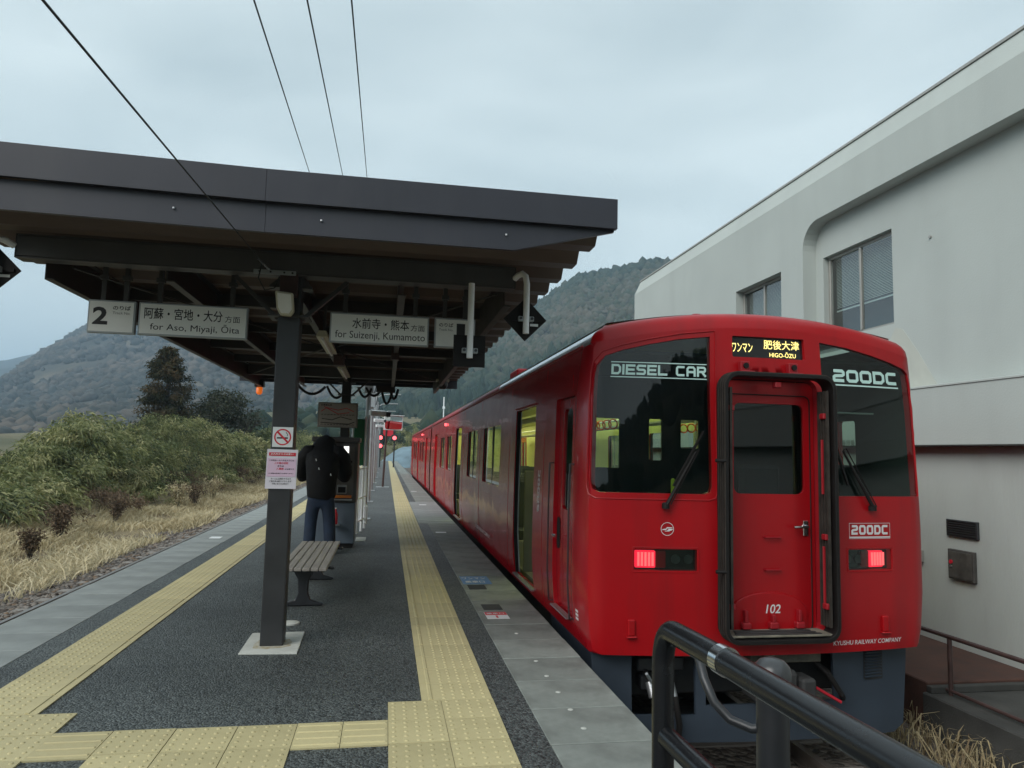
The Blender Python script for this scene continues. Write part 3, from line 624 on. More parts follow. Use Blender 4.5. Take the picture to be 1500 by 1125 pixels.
def make_car(T, label, detail, group):
    CAR = thing('railcar', label, 'train', T(0, CL/2, -1.05), group)
    def fm(u, v, d=0):
        lx, ly, nx, ny = at_u(u); k = wz(v); fr_ = max(0, 1-ly/.5); rake = .055*max(0, v-1.0)*fr_-.02*max(0, .35-v)*fr_*-1
        return T(lx*k-nx*d, ly+rake-ny*d, v)
    FN = lambda a, b, d=0: fm(ux(a), b, d)                     # front surface by lx
    # ---- openings
    def fwin(s_):
        p = [(-.49, 1.18+.06)]+arc(-.49-.09, 2.335-0, .09, 0, 0, 1)[:0]+[(-.49, 2.415), (-.75, 2.385), (-1.0, 2.335), (-1.2, 2.285), (-1.34, 2.235), (-1.40, 2.16), (-1.415, 2.08), (-1.422, 1.26), (-1.41, 1.205), (-1.36, 1.18), (-.55, 1.18), (-.505, 1.195)]
        p = [(-.49, 1.24)]+p[1:]
        if s_ > 0: p = p[:5]+[(-1.33, 2.24), (-1.375, 2.20), (-1.39, 2.12), (-1.40, 1.19), (-1.39, 1.18), (-.50, 1.18), (-.49, 1.19)]
        return [(ux(-s_*a), b) for a, b in p]
    fwL, fwR = fwin(-1), fwin(1)
    GW = [(ux(a), b) for a, b in rrect(-.44, .44, .10, 2.10, .09, 4)]
    DP = [(ux(a), b) for a, b in rrect(-.30, .345, 2.262, 2.432, .012, 2)]
    LL = [(ux(a), b) for a, b in rrect(-1.095, -.615, .605, .765, .008, 2)]; LR = [(ux(a), b) for a, b in rrect(.655, 1.07, .605, .765, .008, 2)]
    holes = [fwL, fwR, GW, DP, LL, LR]; wins = []; doors = []
    for s_ in (-1, 1):
        cabw = rrect(.62, 1.28, .12, 1.96, .03, 2) if s_ < 0 else rrect(.91, 1.19, 1.42, 1.84, .03, 3)
        holes.append([(uy(a, s_), b) for a, b in cabw])
        for a, b_ in ((2.2, 3.35), (9.75, 11.0), (16.9, 18.1)): h = [(uy(y, s_), z) for y, z in rrect(a, b_, .05, 1.965, .02, 2)]; holes.append(h); doors.append((s_, a, b_))
        for a, b_ in ((4.5, 6.25), (7.05, 8.5), (12.0, 13.4), (14.1, 15.6)): h = [(uy(y, s_), z) for y, z in rrect(a, b_, 1.0, 1.84, .05, 3)]; holes.append(h); wins.append((h, s_, a, b_))
    us = sorted(set([round(q, 3) for q in list(np.linspace(-UC, UC, 49))+[s_*(UC+k*1.1) for k in range(1, 19) for s_ in (-1, 1)]])); vs = [.0, .12, .26, .4, .6, .8, .9, 1.1, 1.3, 1.5, 1.7, 1.9, 2.1, 2.2, 2.3, 2.4]
    top = [];
    for u in np.concatenate([-pu[::-1], pu[1:]]): lx, ly, *_ = at_u(u); top.append((u, zarc(lx)-ER))
    outer = [(-pu[-1], -.02), (pu[-1], -.02)]+top[::-1]
    v, f, loops = sheet(outer, holes, us, vs, .12)
    P = [fm(a, b) for a, b in v]; cen = v[f].mean(1); frontm = np.abs(cen[:, 0]) < UC-.08
    # split into front shell and side shells
    for nm, msk, mt in (('front_shell', frontm, M['red']), ('side_panel', ~frontm & (cen[:, 0] < 0), M['red_side']), ('side_panel', ~frontm & (cen[:, 0] > 0), M['red_side'])):
        b = MB().add(P, [tuple(t) for t in f[msk]])
        for lp in loops[1:]:
            cu = np.mean([q[0] for q in lp])
            if (abs(cu) < UC-.08) != (nm == 'front_shell') or (nm != 'front_shell' and (cu < 0) != (cen[msk][0, 0] < 0)): continue
            n = len(lp); b.add([fm(a, c) for a, c in lp]+[fm(a, c, .06) for a, c in lp], [(i, (i+1) % n, n+(i+1) % n, n+i) for i in range(n)])
        o = mk(nm, b.v, b.f, mt, CAR, smooth=30)
        bm = bmesh.new(); bm.from_mesh(o.data); bmesh.ops.remove_doubles(bm, verts=bm.verts, dist=1e-5); bmesh.ops.recalc_face_normals(bm, faces=bm.faces)
        lo = [q for q in bm.verts if not q.link_faces]; bmesh.ops.delete(bm, geom=lo, context='VERTS'); bm.to_mesh(o.data); bm.free(); o.data.set_sharp_from_angle(angle=RAD(32))
    # ---- roof: rounded edge rings then arch
    U = np.concatenate([-np.array([CL-LYC+UC-k*1.0 for k in range(0, 19)]), -pu[-2::-1], pu[1:-1], [UC+k*1.0+(CL-LYC-18) for k in range(0, 19)]]); U = np.array(sorted(set(np.round(U, 4))))
    rings = []
    for d in (0, .012, .035, .065, .1, ER):
        rg = []
        for u in U:
            lx, ly, nx, ny = at_u(u); k = wz(zarc(lx)-ER); fr_ = max(0, 1-ly/.5); X_, Y_ = lx*k-nx*d, ly+.055*(zarc(lx)-ER-1)*fr_-ny*d
            rg.append((X_, Y_, zarc(lx)-ER+math.sqrt(max(0, ER**2-(ER-d)**2))))
        rings.append(rg)
    n = len(U); V = [p for rg in rings for p in rg]; F = [(i*n+j, i*n+j+1, (i+1)*n+j+1, (i+1)*n+j) for i in range(len(rings)-1) for j in range(n-1)]
    inner = rings[-1]; h_ = n//2; base = len(V); NS = 14
    for j in range(h_+1):
        a, c = inner[j], inner[n-1-j]
        for q in range(NS+1):
            t = q/NS; X_ = a[0]*(1-t)+c[0]*t; V.append((X_, a[1], zarc(X_)))
    for j in range(h_):
        for q in range(NS): i0 = base+j*(NS+1)+q; F.append((i0, i0+1, i0+NS+2, i0+NS+1))
    V = np.array(V); fc = [np.mean(V[list(t)], 0) for t in F]; W_ = [T(*p) for p in V]
    isred = lambda c: c[1] < .46 or ((c[1] > 4.9 or not detail) and abs(c[0]) > 1.2)  # eaves grey only near the nose, to imitate the sky's reflection there
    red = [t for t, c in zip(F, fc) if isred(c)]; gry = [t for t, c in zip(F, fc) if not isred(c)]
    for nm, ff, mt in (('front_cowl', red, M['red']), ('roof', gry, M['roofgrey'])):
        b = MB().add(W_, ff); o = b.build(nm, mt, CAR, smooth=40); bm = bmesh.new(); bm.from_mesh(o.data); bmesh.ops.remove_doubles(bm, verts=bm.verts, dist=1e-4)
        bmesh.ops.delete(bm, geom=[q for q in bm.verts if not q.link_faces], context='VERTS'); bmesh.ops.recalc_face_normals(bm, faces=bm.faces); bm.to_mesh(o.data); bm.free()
    def tbox(nm, x0, x1, y0, y1, z0, z1, mt, par=CAR, bevel=.004):
        p, q = T(x0, y0, z0), T(x1, y1, z1); return MB().box(p[0], q[0], p[1], q[1], p[2], q[2]).build(nm, mt, par, bevel=bevel)
    # roof fittings
    tbox('roof_box', -1.18, -.9, 4.75, 5.35, 2.52, 2.66, M['red_trim'], bevel=.02); tbox('roof_box', -.7, .7, 6.2, 8.4, 2.55, 2.83, M['roofgrey'], bevel=.04); tbox('roof_box', -.6, .6, 13.5, 15, 2.55, 2.8, M['roofgrey'], bevel=.04)
    MB().lathe(T(-.35, .62, 2.58), [(.05, 0), (.05, .11), (.04, .12)], 14).build('antenna_base', M['red_trim'], CAR, smooth=True)
    # rain gutter along each eave
    for s_ in (-1, 1): MB().tube([T(s_*1.425, .42, 2.335), T(s_*1.425, CL, 2.335)], .012, 6).build('rain_gutter', M['red_trim'], CAR)
    # ---- inner lining
    lin = sheet_mb([(-pu[-1], .0), (pu[-1], .0), (pu[-1], 2.3), (-pu[-1], 2.3)], holes, fm, us, [.6, 1.2, 1.9], .25, d=.062)
    P2 = np.array(lin.v); ff = lin.f; cc = np.array([np.mean(P2[list(t)], 0) for t in ff]); ylim = T(0, 1.95, 0)[1]; cab = (cc[:, 1] < ylim) if T(0, 1, 0)[1] > T(0, 0, 0)[1] else (cc[:, 1] > ylim)
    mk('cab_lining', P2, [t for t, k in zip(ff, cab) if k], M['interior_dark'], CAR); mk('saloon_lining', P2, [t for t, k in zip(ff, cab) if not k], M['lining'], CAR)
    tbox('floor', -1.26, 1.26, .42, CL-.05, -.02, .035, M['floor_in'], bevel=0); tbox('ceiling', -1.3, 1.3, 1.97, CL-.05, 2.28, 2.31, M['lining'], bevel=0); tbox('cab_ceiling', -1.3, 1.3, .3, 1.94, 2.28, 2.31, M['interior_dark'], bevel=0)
    sheet_mb([(-1.36, .0), (1.36, .0), (1.36, 2.3), (-1.36, 2.3)], [rrect(-.90, -.59, 1.335, 1.845, .01, 1), rrect(-.27, -.13, 1.42, 1.85, .01, 1), rrect(.08, .28, 1.55, 1.85, .01, 1)], lambda a, c, d=0: T(a, 1.95+d, c), step=1, flange=.03).build('cab_partition', M['interior_dark'], CAR)
    sheet_mb([(-1.36, .0), (1.36, .0), (1.36, 2.3), (-1.36, 2.3)], [], lambda a, c, d=0: T(a, CL-.04, c), step=1).build('end_partition', M['lining'], CAR)
    sheet_mb([(-1.39, -.02), (1.39, -.02), (1.38, 2.33), (.9, 2.55), (0, 2.63), (-.9, 2.55), (-1.38, 2.33)], [], lambda a, c, d=0: T(a, CL+.001, c), step=1).build('end_wall', M['red_side'], CAR)
    for lx in (-.62, .62): tbox('lamp_tube', lx-.06, lx+.06, 2.2, CL-.4, 2.255, 2.275, M['tubelight'], bevel=0)
    for lx in (-.95, .95):
        rk = tbox('luggage_rack', lx-.16, lx+.16, 3.6, 16.6, 1.93, 1.955, M['steel'], bevel=0)
    MB().tube([T(-.55, 2.2, 2.0), T(-.55, 17, 2.0)], .014, 6).build('strap_rail', M['steel'], CAR); MB().tube([T(.55, 2.2, 2.0), T(.55, 17, 2.0)], .014, 6).build('strap_rail', M['steel'], CAR)
    sm = MB().box(-.22, .22, -.24, .24, .34, .46).box(-.22, .22, .16, .26, .46, 1.08); seat_me = mesh_np('seat', sm.v, sm.f); seat_me.materials.append(M['seat'])
    for lx in (-1.05, -.6, .6, 1.05):
        for k, ly in enumerate((4.3, 5.2, 6.1, 7.0, 7.9, 8.8, 12.2, 13.1, 14.0, 14.9, 15.8)):
            put('seat', seat_me, None, CAR, loc=T(lx, ly, 0))
    for ly in (2.05, 3.5, 9.6, 11.15):
        for lx in (-.95, .95): MB().tube([T(lx, ly, .04), T(lx, ly, 2.27)], .016, 8).build('grab_pole', M['steel'], CAR)
    for k in range(6):
        for lx in (-.55, .55):
            c = T(lx, 2.3+.22*k, 1.80); MB().tube([(c[0]+.05*math.cos(t), c[1], c[2]+.05*math.sin(t)) for t in np.linspace(0, 6.28, 11)], .009, 5, cap=False).build('hand_strap', M['strap'], CAR)
    # ---- glazing
    for nm, h in (('windscreen', fwL), ('windscreen', fwR)):
        sheet_mb(h, [], fm, us, vs, .12, d=.014).build(nm, M['glass_front'], CAR, smooth=True)
    for h, s_, a, b_ in wins:
        w_ = sheet_mb(h, [], fm, [], [1.3, 1.6], .4, d=.03).build('side_window', M['glass_side'], CAR)
        q = MB(); ym = (a+b_)/2
        for yy in (a+.02, ym, b_-.02): q.obox((Vector(fm(uy(yy, s_), 1.42, .035))), (0, 1, 0), (1, 0, 0), (0, 0, 1), .02, .014, .42)
        q.build('window_frame', M['cam_dark'], w_)
    # cab side: closed door on the platform side, window on the other side
    cd_ = sheet_mb([(uy(y, -1), z) for y, z in rrect(.63, 1.27, .13, 1.95, .03, 2)], [[(uy(y, -1), z) for y, z in rrect(.80, 1.10, .98, 1.86, .06, 3)]], fm, [], [.2, .4, .8, 1.2, 1.6], .2, d=.035, flange=.03).build('cab_door', M['red_side'], CAR, smooth=30)
    sheet_mb([(uy(y, -1), z) for y, z in rrect(.80, 1.10, .98, 1.86, .06, 3)], [], fm, [], [1.4], .3, d=.05).build('pane', M['glass_front'], cd_)
    sheet_mb([(uy(y, 1), z) for y, z in rrect(.91, 1.19, 1.42, 1.84, .03, 3)], [], fm, [], [1.5], .3, d=.03).build('cab_side_window', M['glass_side'], CAR)
    for ly in (.585, 1.325):
        pts = [fm(uy(ly, -1), z, -.035) for z in np.linspace(.14, 1.38, 14)]; MB().tube([fm(uy(ly, -1), .14, 0)]+pts+[fm(uy(ly, -1), 1.38, 0)], .008, 8).build('hand_rail', M['cam_dark'], cd_, smooth=True)
    MB().tube([fm(uy(1.18, -1), .74, -.0), fm(uy(1.18, -1), .74, -.03), fm(uy(1.08, -1), .735, -.03)], .009, 6).build('handle', M['chrome'], cd_)
    q = sheet_mb([(uy(y, -1), z) for y, z in rrect(1.13, 1.25, .62, .90, .05, 3)], [], fm, [], [], .2, d=.030).build('handle_recess', M['black'], cd_)
    MB().bar(fm(uy(.66, -1), .125, -.02), fm(uy(1.24, -1), .125, -.02), .05, .012).build('step', M['steel'], cd_)
    # passenger doors: open ones get threshold and jambs; a leaf stands in the pocket
    for s_, a, b_ in doors:
        closed = (a > 16) or s_ > 0
        if closed:
            dl = sheet_mb([(uy(y, s_), z) for y, z in rrect(a+.01, b_-.01, .06, 1.955, .02, 2)], [[(uy(y, s_), z) for y, z in rrect(a+.14, (a+b_)/2-.06, .9, 1.8, .05, 3)], [(uy(y, s_), z) for y, z in rrect((a+b_)/2+.06, b_-.14, .9, 1.8, .05, 3)]], fm, [], [.5], .5, d=.045, flange=.025).build('door_leaf', M['red_side'], CAR)
            for y0, y1 in ((a+.14, (a+b_)/2-.06), ((a+b_)/2+.06, b_-.14)): sheet_mb([(uy(y, s_), z) for y, z in rrect(y0, y1, .9, 1.8, .05, 3)], [], fm, [], [], .5, d=.055).build('pane', M['glass_front'], dl)
        else:
            for yy in (a+.012, b_-.012):
                q = MB()
                for z0, z1 in ((.06, .5), (.5, 1.2), (1.2, 1.96)): q.bar(fm(uy(yy, s_), z0, .035), fm(uy(yy, s_), z1, .035), .022, .05, (1, 0, 0))
                q.build('door_jamb', M['black'], CAR)
            MB().bar(fm(uy(a+.02, s_), .052, -.006), fm(uy(b_-.02, s_), .052, -.006), .05, .016).build('door_threshold', M['steel'], CAR)
            box_ = sheet_mb([(uy(y, s_), z) for y, z in rrect(b_-.10, b_+.0, .07, 1.95, .01, 1)], [], fm, [], [1.], .5, d=.05).build('door_leaf', M['galv'], CAR)
            # step well panel and draught screen inside the doorway
            tbox('vestibule_panel', -1.30, -.98, b_+.03, b_+.06, .05, 1.25, M['floor_in']); tbox('vestibule_panel', -1.30, -.98, a-.06, a-.03, .05, 1.25, M['floor_in'])
            tbox('bin', .95, 1.3, a+.3, a+.8, .05, .75, M['interior_dark'])
        MB().bar(fm(uy(a-.03, s_), 1.985, -.006), fm(uy(b_+.03, s_), 1.985, -.006), .02, .012).build('door_drip', M['red_trim'], CAR)
    for s_ in (-1, 1):
        for ly in (1.75, 3.75, 6.65, 9.3, 11.5, 13.75, 16.4, 18.7):
            q = MB().tube([fm(uy(ly, s_), z, -.0002) for z in (.02, .2, .5, 1., 1.6, 2.28)], .0022, 4, cap=False); q.build('panel_seam', M['red_trim'], CAR)
    # red door-open lamps
    for s_ in (-1, 1):
        c = fm(uy(13.9, s_), 2.17, -.02); MB().lathe(c, [(.028, -.035), (.032, 0), (.028, .035)], 10).build('side_lamp', M['redlamp_hot'], CAR)
    # ---- underframe, bogies, skirt
    tbox('underframe', -1.2, 1.2, .5, CL-.3, -.45, -.03, M['under'], bevel=.02)
    tbox('equipment_box', -1.25, 1.25, 6.0, 13.5, -.75, -.46, M['under'], bevel=.03)
    for yb in (3.0, 16.8):
        bo = tbox('bogie', -.95, .95, yb-.95, yb+.95, -.62, -.45, M['under'], bevel=.03)
        for dy in (-.95, .95):
            for lx in (-.5335, .5335):
                c = T(lx, yb+dy, -.90+.38); MB().cyl((c[0]-.06, c[1], c[2]), (c[0]+.06, c[1], c[2]), .38, n=28).build('wheel', M['under'], bo, smooth=True)
            MB().cyl(T(-.75, yb+dy, -.52), T(.75, yb+dy, -.52), .07, n=10).build('axle', M['under'], bo)
    sk = lambda a, c, d=0: (lambda p: (p[0], p[1]+(d if T(0, 1, 0)[1] > T(0, 0, 0)[1] else -d), p[2]))(T(a*(1 if c > -.2 else 1-.02*(-.2-c)), .12*(abs(a)/1.345)**2+.16, c))
    skh = [[(-1.055, -.50), (-.56, -.50), (-.56, -.03), (-1.055, -.03)], [(-.48, -.43), (-.06, -.43), (.62, -.43), (.60, -.01), (-.48, -.01)]]
    SK = sheet_mb([(-1.33, -.69), (1.20, -.72), (1.30, -.66), (1.34, .0), (-1.36, .0)], skh, sk, [], [], .2, flange=.03, flange_outer=True).build('skirt', M['skirt'], CAR, smooth=30)
    for s_ in (-1, 1):
        sheet_mb([(.35, -.66), (1.6, -.62), (1.9, 0), (.3, 0)], [], lambda a, c, d=0, s_=s_: T(s_*1.31, a, c), step=.5).build('side_skirt', M['skirt'], CAR)
    q = MB()
    for i in range(9): q.obox(sk(.99, -.075-.024*i, -.004), (1, .2, 0), (0, 1, .5), (0, -.5, 1), .085, .008, .005)
    vb = MB().prism(rrect(.90, 1.085, -.29, -.05, .01, 1), lambda a, c, d: sk(a, c, d), -.002, .004).build('skirt_vent', M['under'], SK); q.build('louvre', M['skirt'], vb)
    if not detail: return CAR
    # ================= front details
    # window rims
    for h in (fwL,):
        c = np.mean(h, 0); MB().tube([fm(c[0]+(a-c[0])*1.075, c[1]+(e-c[1])*1.075, -.002) for a, e in dens(h+h[:1], .06)], .006, 6, cap=False).build('window_rim', M['red'], CAR, smooth=True)
    # gangway recess and door
    rec = [(a, c) for a, c in rrect(-.44, .44, .10, 2.10, .09, 4)]; n = len(rec)
    mk('gangway_recess', [FN(a, c, 0) for a, c in rec]+[T(a*.97, .125, c*.99+.01) for a, c in rec], [(i, (i+1) % n, n+(i+1) % n, n+i) for i in range(n)], M['red_trim'], CAR)
    DY = .11; dfn = lambda a, c, d=0: T(a, DY+d, c)
    dw = rrect(-.27, .335, 1.185, 1.90, .055, 4)
    GD = sheet_mb(rrect(-.42, .42, .10, 2.08, .07, 4), [dw], dfn, step=.5, flange=.03).build('gangway_door', M['red'], CAR)
    sheet_mb(dw, [], dfn, step=.5, d=.02).build('pane', M['glass_front'], GD)
    MB().tube([T(a*1.0, DY-.004, c) for a, c in dens(rrect(-.34, .385, .13, 1.97, .05, 4), .2)+[rrect(-.34, .385, .13, 1.97, .05, 4)[0]]], .005, 5, cap=False).build('door_seam', M['black'], GD)
    kick = [(-.31, .12), (.33, .12), (.33, .28)]+[(.01+.32*math.cos(t), .28+.15*math.sin(t)) for t in np.linspace(0, math.pi, 12)]
    MB().prism(kick, lambda a, c, d: T(a, DY+d, c), -.018, .0).build('kick_plate', M['red'], GD, bevel=.006)
    for zz in (.60, .85): MB().tube([T(-.02, DY, zz), T(-.02, DY-.025, zz), T(.11, DY-.025, zz), T(.11, DY, zz)], .008, 6).build('grip', M['red_trim'], GD)
    hd = MB().box(*(lambda p, q: (p[0], q[0], p[1], q[1], p[2], q[2]))(T(.315, DY-.012, .86), T(.36, DY, .98))).build('door_handle', M['chrome'], GD, bevel=.004)
    MB().tube([T(.335, DY-.01, .935), T(.335, DY-.045, .935), T(.21, DY-.05, .932)], .012, 8).build('lever', M['chrome'], hd, smooth=True)
    text('number_lettering', '102', M['decal'], GD, lambda a, c: T(a, DY-.0195, c), -.02, .27, h=.068, shear=.18, bold=.012)
    # hood: a deep black rounded frame standing proud of the front
    HO = rrect(-.455, .47, .100, 2.115, .11, 6); HI = rrect(-.43, .445, .124, 2.09, .09, 6); n = len(HO); V = []
    for d, lp in ((-.13, HO), (-.13, HI), (.02, HI), (.02, HO)): V += [T(a, d, c) for a, c in lp]
    F = [(k*n+i, k*n+(i+1) % n, ((k+1) % 4)*n+(i+1) % n, ((k+1) % 4)*n+i) for k in range(4) for i in range(n)]
    HD = MB().add(V, F).build('gangway_hood', M['black'], CAR, smooth=40, bevel=.002)
    for d in (-.12, -.085, -.05, -.015): MB().tube([T(a*1.006, d, (c-1.1)*1.004+1.1) for a, c in HO+HO[:1]], .006, 5, cap=False).build('bellows_fold', M['bellows'], HD, smooth=True)
    for k, ly in enumerate((-.10, -.065, -.03, .005)):
        for lx in (.405, -.40): MB().bar(T(lx, ly, .2), T(lx, ly, 2.0), .02, .02).build('bellows_fold', M['bellows'], HD)
    for lx, z0, z1 in ((.385, 1.2, 1.62), (.385, .35, .8), (-.39, .4, 1.5)): MB().tube([T(lx, -.06, z0), T(lx, -.06, z1)], .011, 6).build('hood_rod', M['red_trim'], HD)
    for lx, zz in ((.40, 1.80), (.40, .87), (.40, .35), (-.39, 1.84), (-.39, .36), (.0, 2.03)): tb = T(lx, -.07, zz); MB().box(tb[0]-.025, tb[0]+.025, tb[1]-.03, tb[1]+.03, tb[2]-.02, tb[2]+.025).build('hood_catch', M['red_trim'], HD, bevel=.006)
    for lx in (-.22, .19): p = T(lx, -.03, 2.19); MB().box(p[0]-.055, p[0]+.055, p[1]-.02, p[1]+.09, 2.125, 2.14).box(p[0]-.04, p[0]+.035, p[1]+.03, p[1]+.08, 2.14, 2.22).build('hood_bracket', M['red_trim'], HD, bevel=.004); MB().cyl((p[0], p[1]+.015, 2.185), (p[0], p[1]+.05, 2.185), .022, n=10).build('bracket_bolt', M['black'], HD)
    for lx in (-.485,):
        for zz in (1.44, .62): p = T(lx-.01, -.10, zz); MB().tube([(p[0]-.03, p[1], p[2]), (p[0]+.05, p[1]-.02, p[2])], .014, 8).build('hood_latch', M['black'], HD)
    tbox('footplate', -.42, .43, -.10, .10, .136, .152, M['grime'], HD)
    for k_ in range(3): tbox('footplate_ridge', -.36+.02*k_, .34-.015*k_, -.09+.05*k_, -.06+.05*k_, .153, .159, M['under'], HD)
    for lx in (-.2, .03, .25): tbox('hinge', lx-.035, lx+.035, .04, .10, .16, .21, M['red_trim'], GD, .008); tbox('hinge', lx-.012, lx+.012, .05, .10, .21, .262 if abs(lx) < .1 else .30, M['red_trim'], GD, .004)
    # destination display
    ds = sheet_mb(DP, [], fm, [], [], .1, d=.03).build('destination_display', M['blackgloss'], CAR)
    text('display_text', 'ワンマン', M['led'], ds, lambda a, c: FN(a, c, .026), -.29, 2.305, h=.075, width=.18, bold=.006)
    text('display_text', '肥後大津', M['led'], ds, lambda a, c: FN(a, c, .026), -.01, 2.34, h=.075, width=.325, bold=.005)
    text('display_text', 'HIGO-ŌZU', M['led'], ds, lambda a, c: FN(a, c, .026), .04, 2.277, h=.045, width=.24, bold=.006)
    # tail lamps
    for nm, h, xs in (('tail_lamp', LL, (-1.085, -.93, -.85)), ('tail_lamp', LR, (1.0, .87, .80))):
        tl = sheet_mb(h, [], fm, [], [], .1, d=.05).build(nm, M['blackgloss'], CAR)
        sheet_mb(h, [], fm, [], [], .1, d=.006).build('lens_cover', M['glass_front'], tl)
        x0, x1 = (xs[0], xs[1]); p = rrect(min(x0, x1), max(x0, x1), .622, .75, .006, 1); MB().prism(p, lambda a, c, d: FN(a, c, d), .022, .045).build('lamp', M['redlamp'], tl)
        p = rrect(min(x0, x1)+.02, max(x0, x1)-.03, .635, .737, .004, 1)
        q = MB()
        for k in range(5): xa = min(x0, x1)+.018+.027*k; q.prism([(xa, .635), (xa+.016, .635), (xa+.016, .737), (xa, .737)], lambda a, c, d: FN(a, c, d), .016, .023)
        q.build('lamp_core', M['redlamp_hot'], tl)
        p = rrect(min(xs[1], xs[2]), max(xs[1], xs[2]), .622, .75, .006, 1); MB().prism(p, lambda a, c, d: FN(a, c, d), .03, .045).build('lens', M['redlens'], tl)
        cx = -.72 if h is LL else .73
        for dx in (-.05, .05): q = [(cx+dx+.035*math.cos(t), .685+.035*math.sin(t)) for t in np.linspace(0, 6.28, 15)[:-1]]; MB().prism(q, lambda a, c, d: FN(a, c, d), .035, .045).build('headlamp', M['cam_dark'], tl)
        h2 = [(a*1.0+(.012 if a > np.mean([q[0] for q in h]) else -.012), c+(.012 if c > .68 else -.012)) for a, c in h]
        MB().tube([fm(a, c, -.001) for a, c in dens(h2+h2[:1], .1)], .004, 5, cap=False).build('bezel', M['red'], tl)
    # lettering and emblem
    def lines(nm, rects, mt, par, dd): 
        b = MB()
        for x0, x1, z0, z1 in rects:
            k = max(1, int((x1-x0)/.06)); 
            for i in range(k): a0, a1 = x0+(x1-x0)*i/k, x0+(x1-x0)*(i+1)/k; b.add([FN(a0, z0, dd), FN(a1, z0, dd), FN(a1, z1, dd), FN(a0, z1, dd)], [(0, 1, 2, 3)])
        return b.build(nm, mt, par)
    gd = .010
    SG = {'D': [[(0, 0), (.75, 0), (1, .25), (1, .75), (.75, 1), (0, 1), (0, 0)]], 'I': [[(0, 0), (0, 1)]], 'E': [[(1, 0), (0, 0), (0, 1), (1, 1)], [(0, .5), (.9, .5)]], 'S': [[(0, .02), (.85, 0), (1, .15), (1, .38), (.85, .5), (.15, .5), (0, .62), (0, .85), (.15, 1), (1, .98)]],
          'L': [[(0, 1), (0, 0), (1, 0)]], 'C': [[(.9, 0), (.15, 0), (0, .15), (0, .85), (.15, 1), (.9, 1)]], 'A': [[(0, 0), (0, .8), (.2, 1), (.8, 1), (1, .8), (1, 0)], [(0, .42), (1, .42)]], 'R': [[(0, 0), (0, 1), (.85, 1), (1, .85), (1, .6), (.85, .48), (0, .48)], [(.55, .48), (1, 0)]],
          '2': [[(.12, 1), (.86, 1), (1, .86), (1, .64), (.86, .53), (.14, .47), (0, .36), (0, 0), (.9, 0)]], '0': [[(.16, 0), (.84, 0), (1, .16), (1, .84), (.84, 1), (.16, 1), (0, .84), (0, .16), (.16, 0)]]}
    def wide(nm, s_, mt, par, fn, x, z, h, width, th):
        ws = [.0 if c == 'I' else .55 if c == ' ' else 1. for c in s_]; gap = th*1.55; unit = (width-gap*(len(s_)-1)-th)/sum(ws); cx_ = x+th/2
        for c, w0 in zip(s_, ws):
            b = MB()
            for st_ in SG.get(c, []):
                P_ = [Vector((cx_+a*unit*w0, z+th/2+e*(h-th))) for a, e in st_]; cl = (P_[0]-P_[-1]).length < 1e-6
                if cl: P_ = P_[:-1]
                else: P_[0] = P_[0]-(P_[1]-P_[0]).normalized()*th/2; P_[-1] = P_[-1]+(P_[-1]-P_[-2]).normalized()*th/2
                n_ = len(P_); Lf = []; Rt = []
                for i in range(n_):
                    a = P_[i-1] if (i or cl) else None; e = P_[(i+1) % n_] if (i < n_-1 or cl) else None
                    d1 = (P_[i]-a).normalized() if a is not None else None; d2 = (e-P_[i]).normalized() if e is not None else None; d1 = d1 or d2; d2 = d2 or d1
                    n1 = Vector((-d1.y, d1.x)); n2 = Vector((-d2.y, d2.x)); mm = (n1+n2).normalized(); k_ = th/2/max(.4, mm.dot(n1)); Lf.append(P_[i]+mm*k_); Rt.append(P_[i]-mm*k_)
                b.add([fn(q.x, q.y) for q in Lf]+[fn(q.x, q.y) for q in Rt], [(i, n_+i, n_+(i+1) % n_, (i+1) % n_) for i in range(n_ if cl else n_-1)])
            if b.v: b.build(nm, mt, par)
            cx_ += unit*w0+gap
    wide('lettering', 'DIESEL CAR', M['mint'], CAR, lambda a, c: FN(a, c, gd), -1.285, 2.09, .082, .765, .0175)
    lines('lettering_rule', [(-1.29, -.515, 2.185, 2.193), (-1.29, -.515, 2.068, 2.076)], M['mint'], CAR, gd)
    wide('lettering', '200DC', M['mint'], CAR, lambda a, c: FN(a, c, gd), .605, 2.10, .105, .655, .026)
    lines('lettering_rule', [(.60, 1.265, 2.07, 2.082)], M['mint'], CAR, gd)
    wide('lettering', '200DC', M['decal'], CAR, lambda a, c: FN(a, c, -.002), .685, .88, .075, .355, .0175)
    lines('lettering_rule', [(.665, 1.06, .855, .865), (.665, 1.06, .848, .851), (.665, 1.06, .968, .971), (.665, .668, .848, .971), (1.057, 1.06, .848, .971)], M['decal'], CAR, -.002)
    text('lettering', 'KYUSHU RAILWAY COMPANY', M['decal'], CAR, lambda a, c: FN(a, c, -.002), .52, .035, h=.034, width=.66, bold=.006)
    em = MB(); cxe, cze = -.845, .915; k = 24
    for r0, r1 in ((.05, .046),):
        V = [FN(cxe+r*math.cos(6.2832*i/k), cze+r*math.sin(6.2832*i/k), -.002) for r in (r0, r1) for i in range(k)]; em.add(V, [(i, (i+1) % k, k+(i+1) % k, k+i) for i in range(k)])
    for pl in ([(-.045, -.008), (-.01, -.008), (.0, .004), (-.03, .0)], [(-.005, -.012), (.03, -.012), (.045, .0), (.012, .002)], [(-.012, .004), (.04, .006), (.04, .012), (-.002, .014)], [(-.02, -.018), (.02, -.018), (.018, -.013), (-.018, -.013)]): em.add([FN(cxe+a, cze+c, -.002) for a, c in pl], [(0, 1, 2, 3)])
    em.build('emblem', M['decal'], CAR)
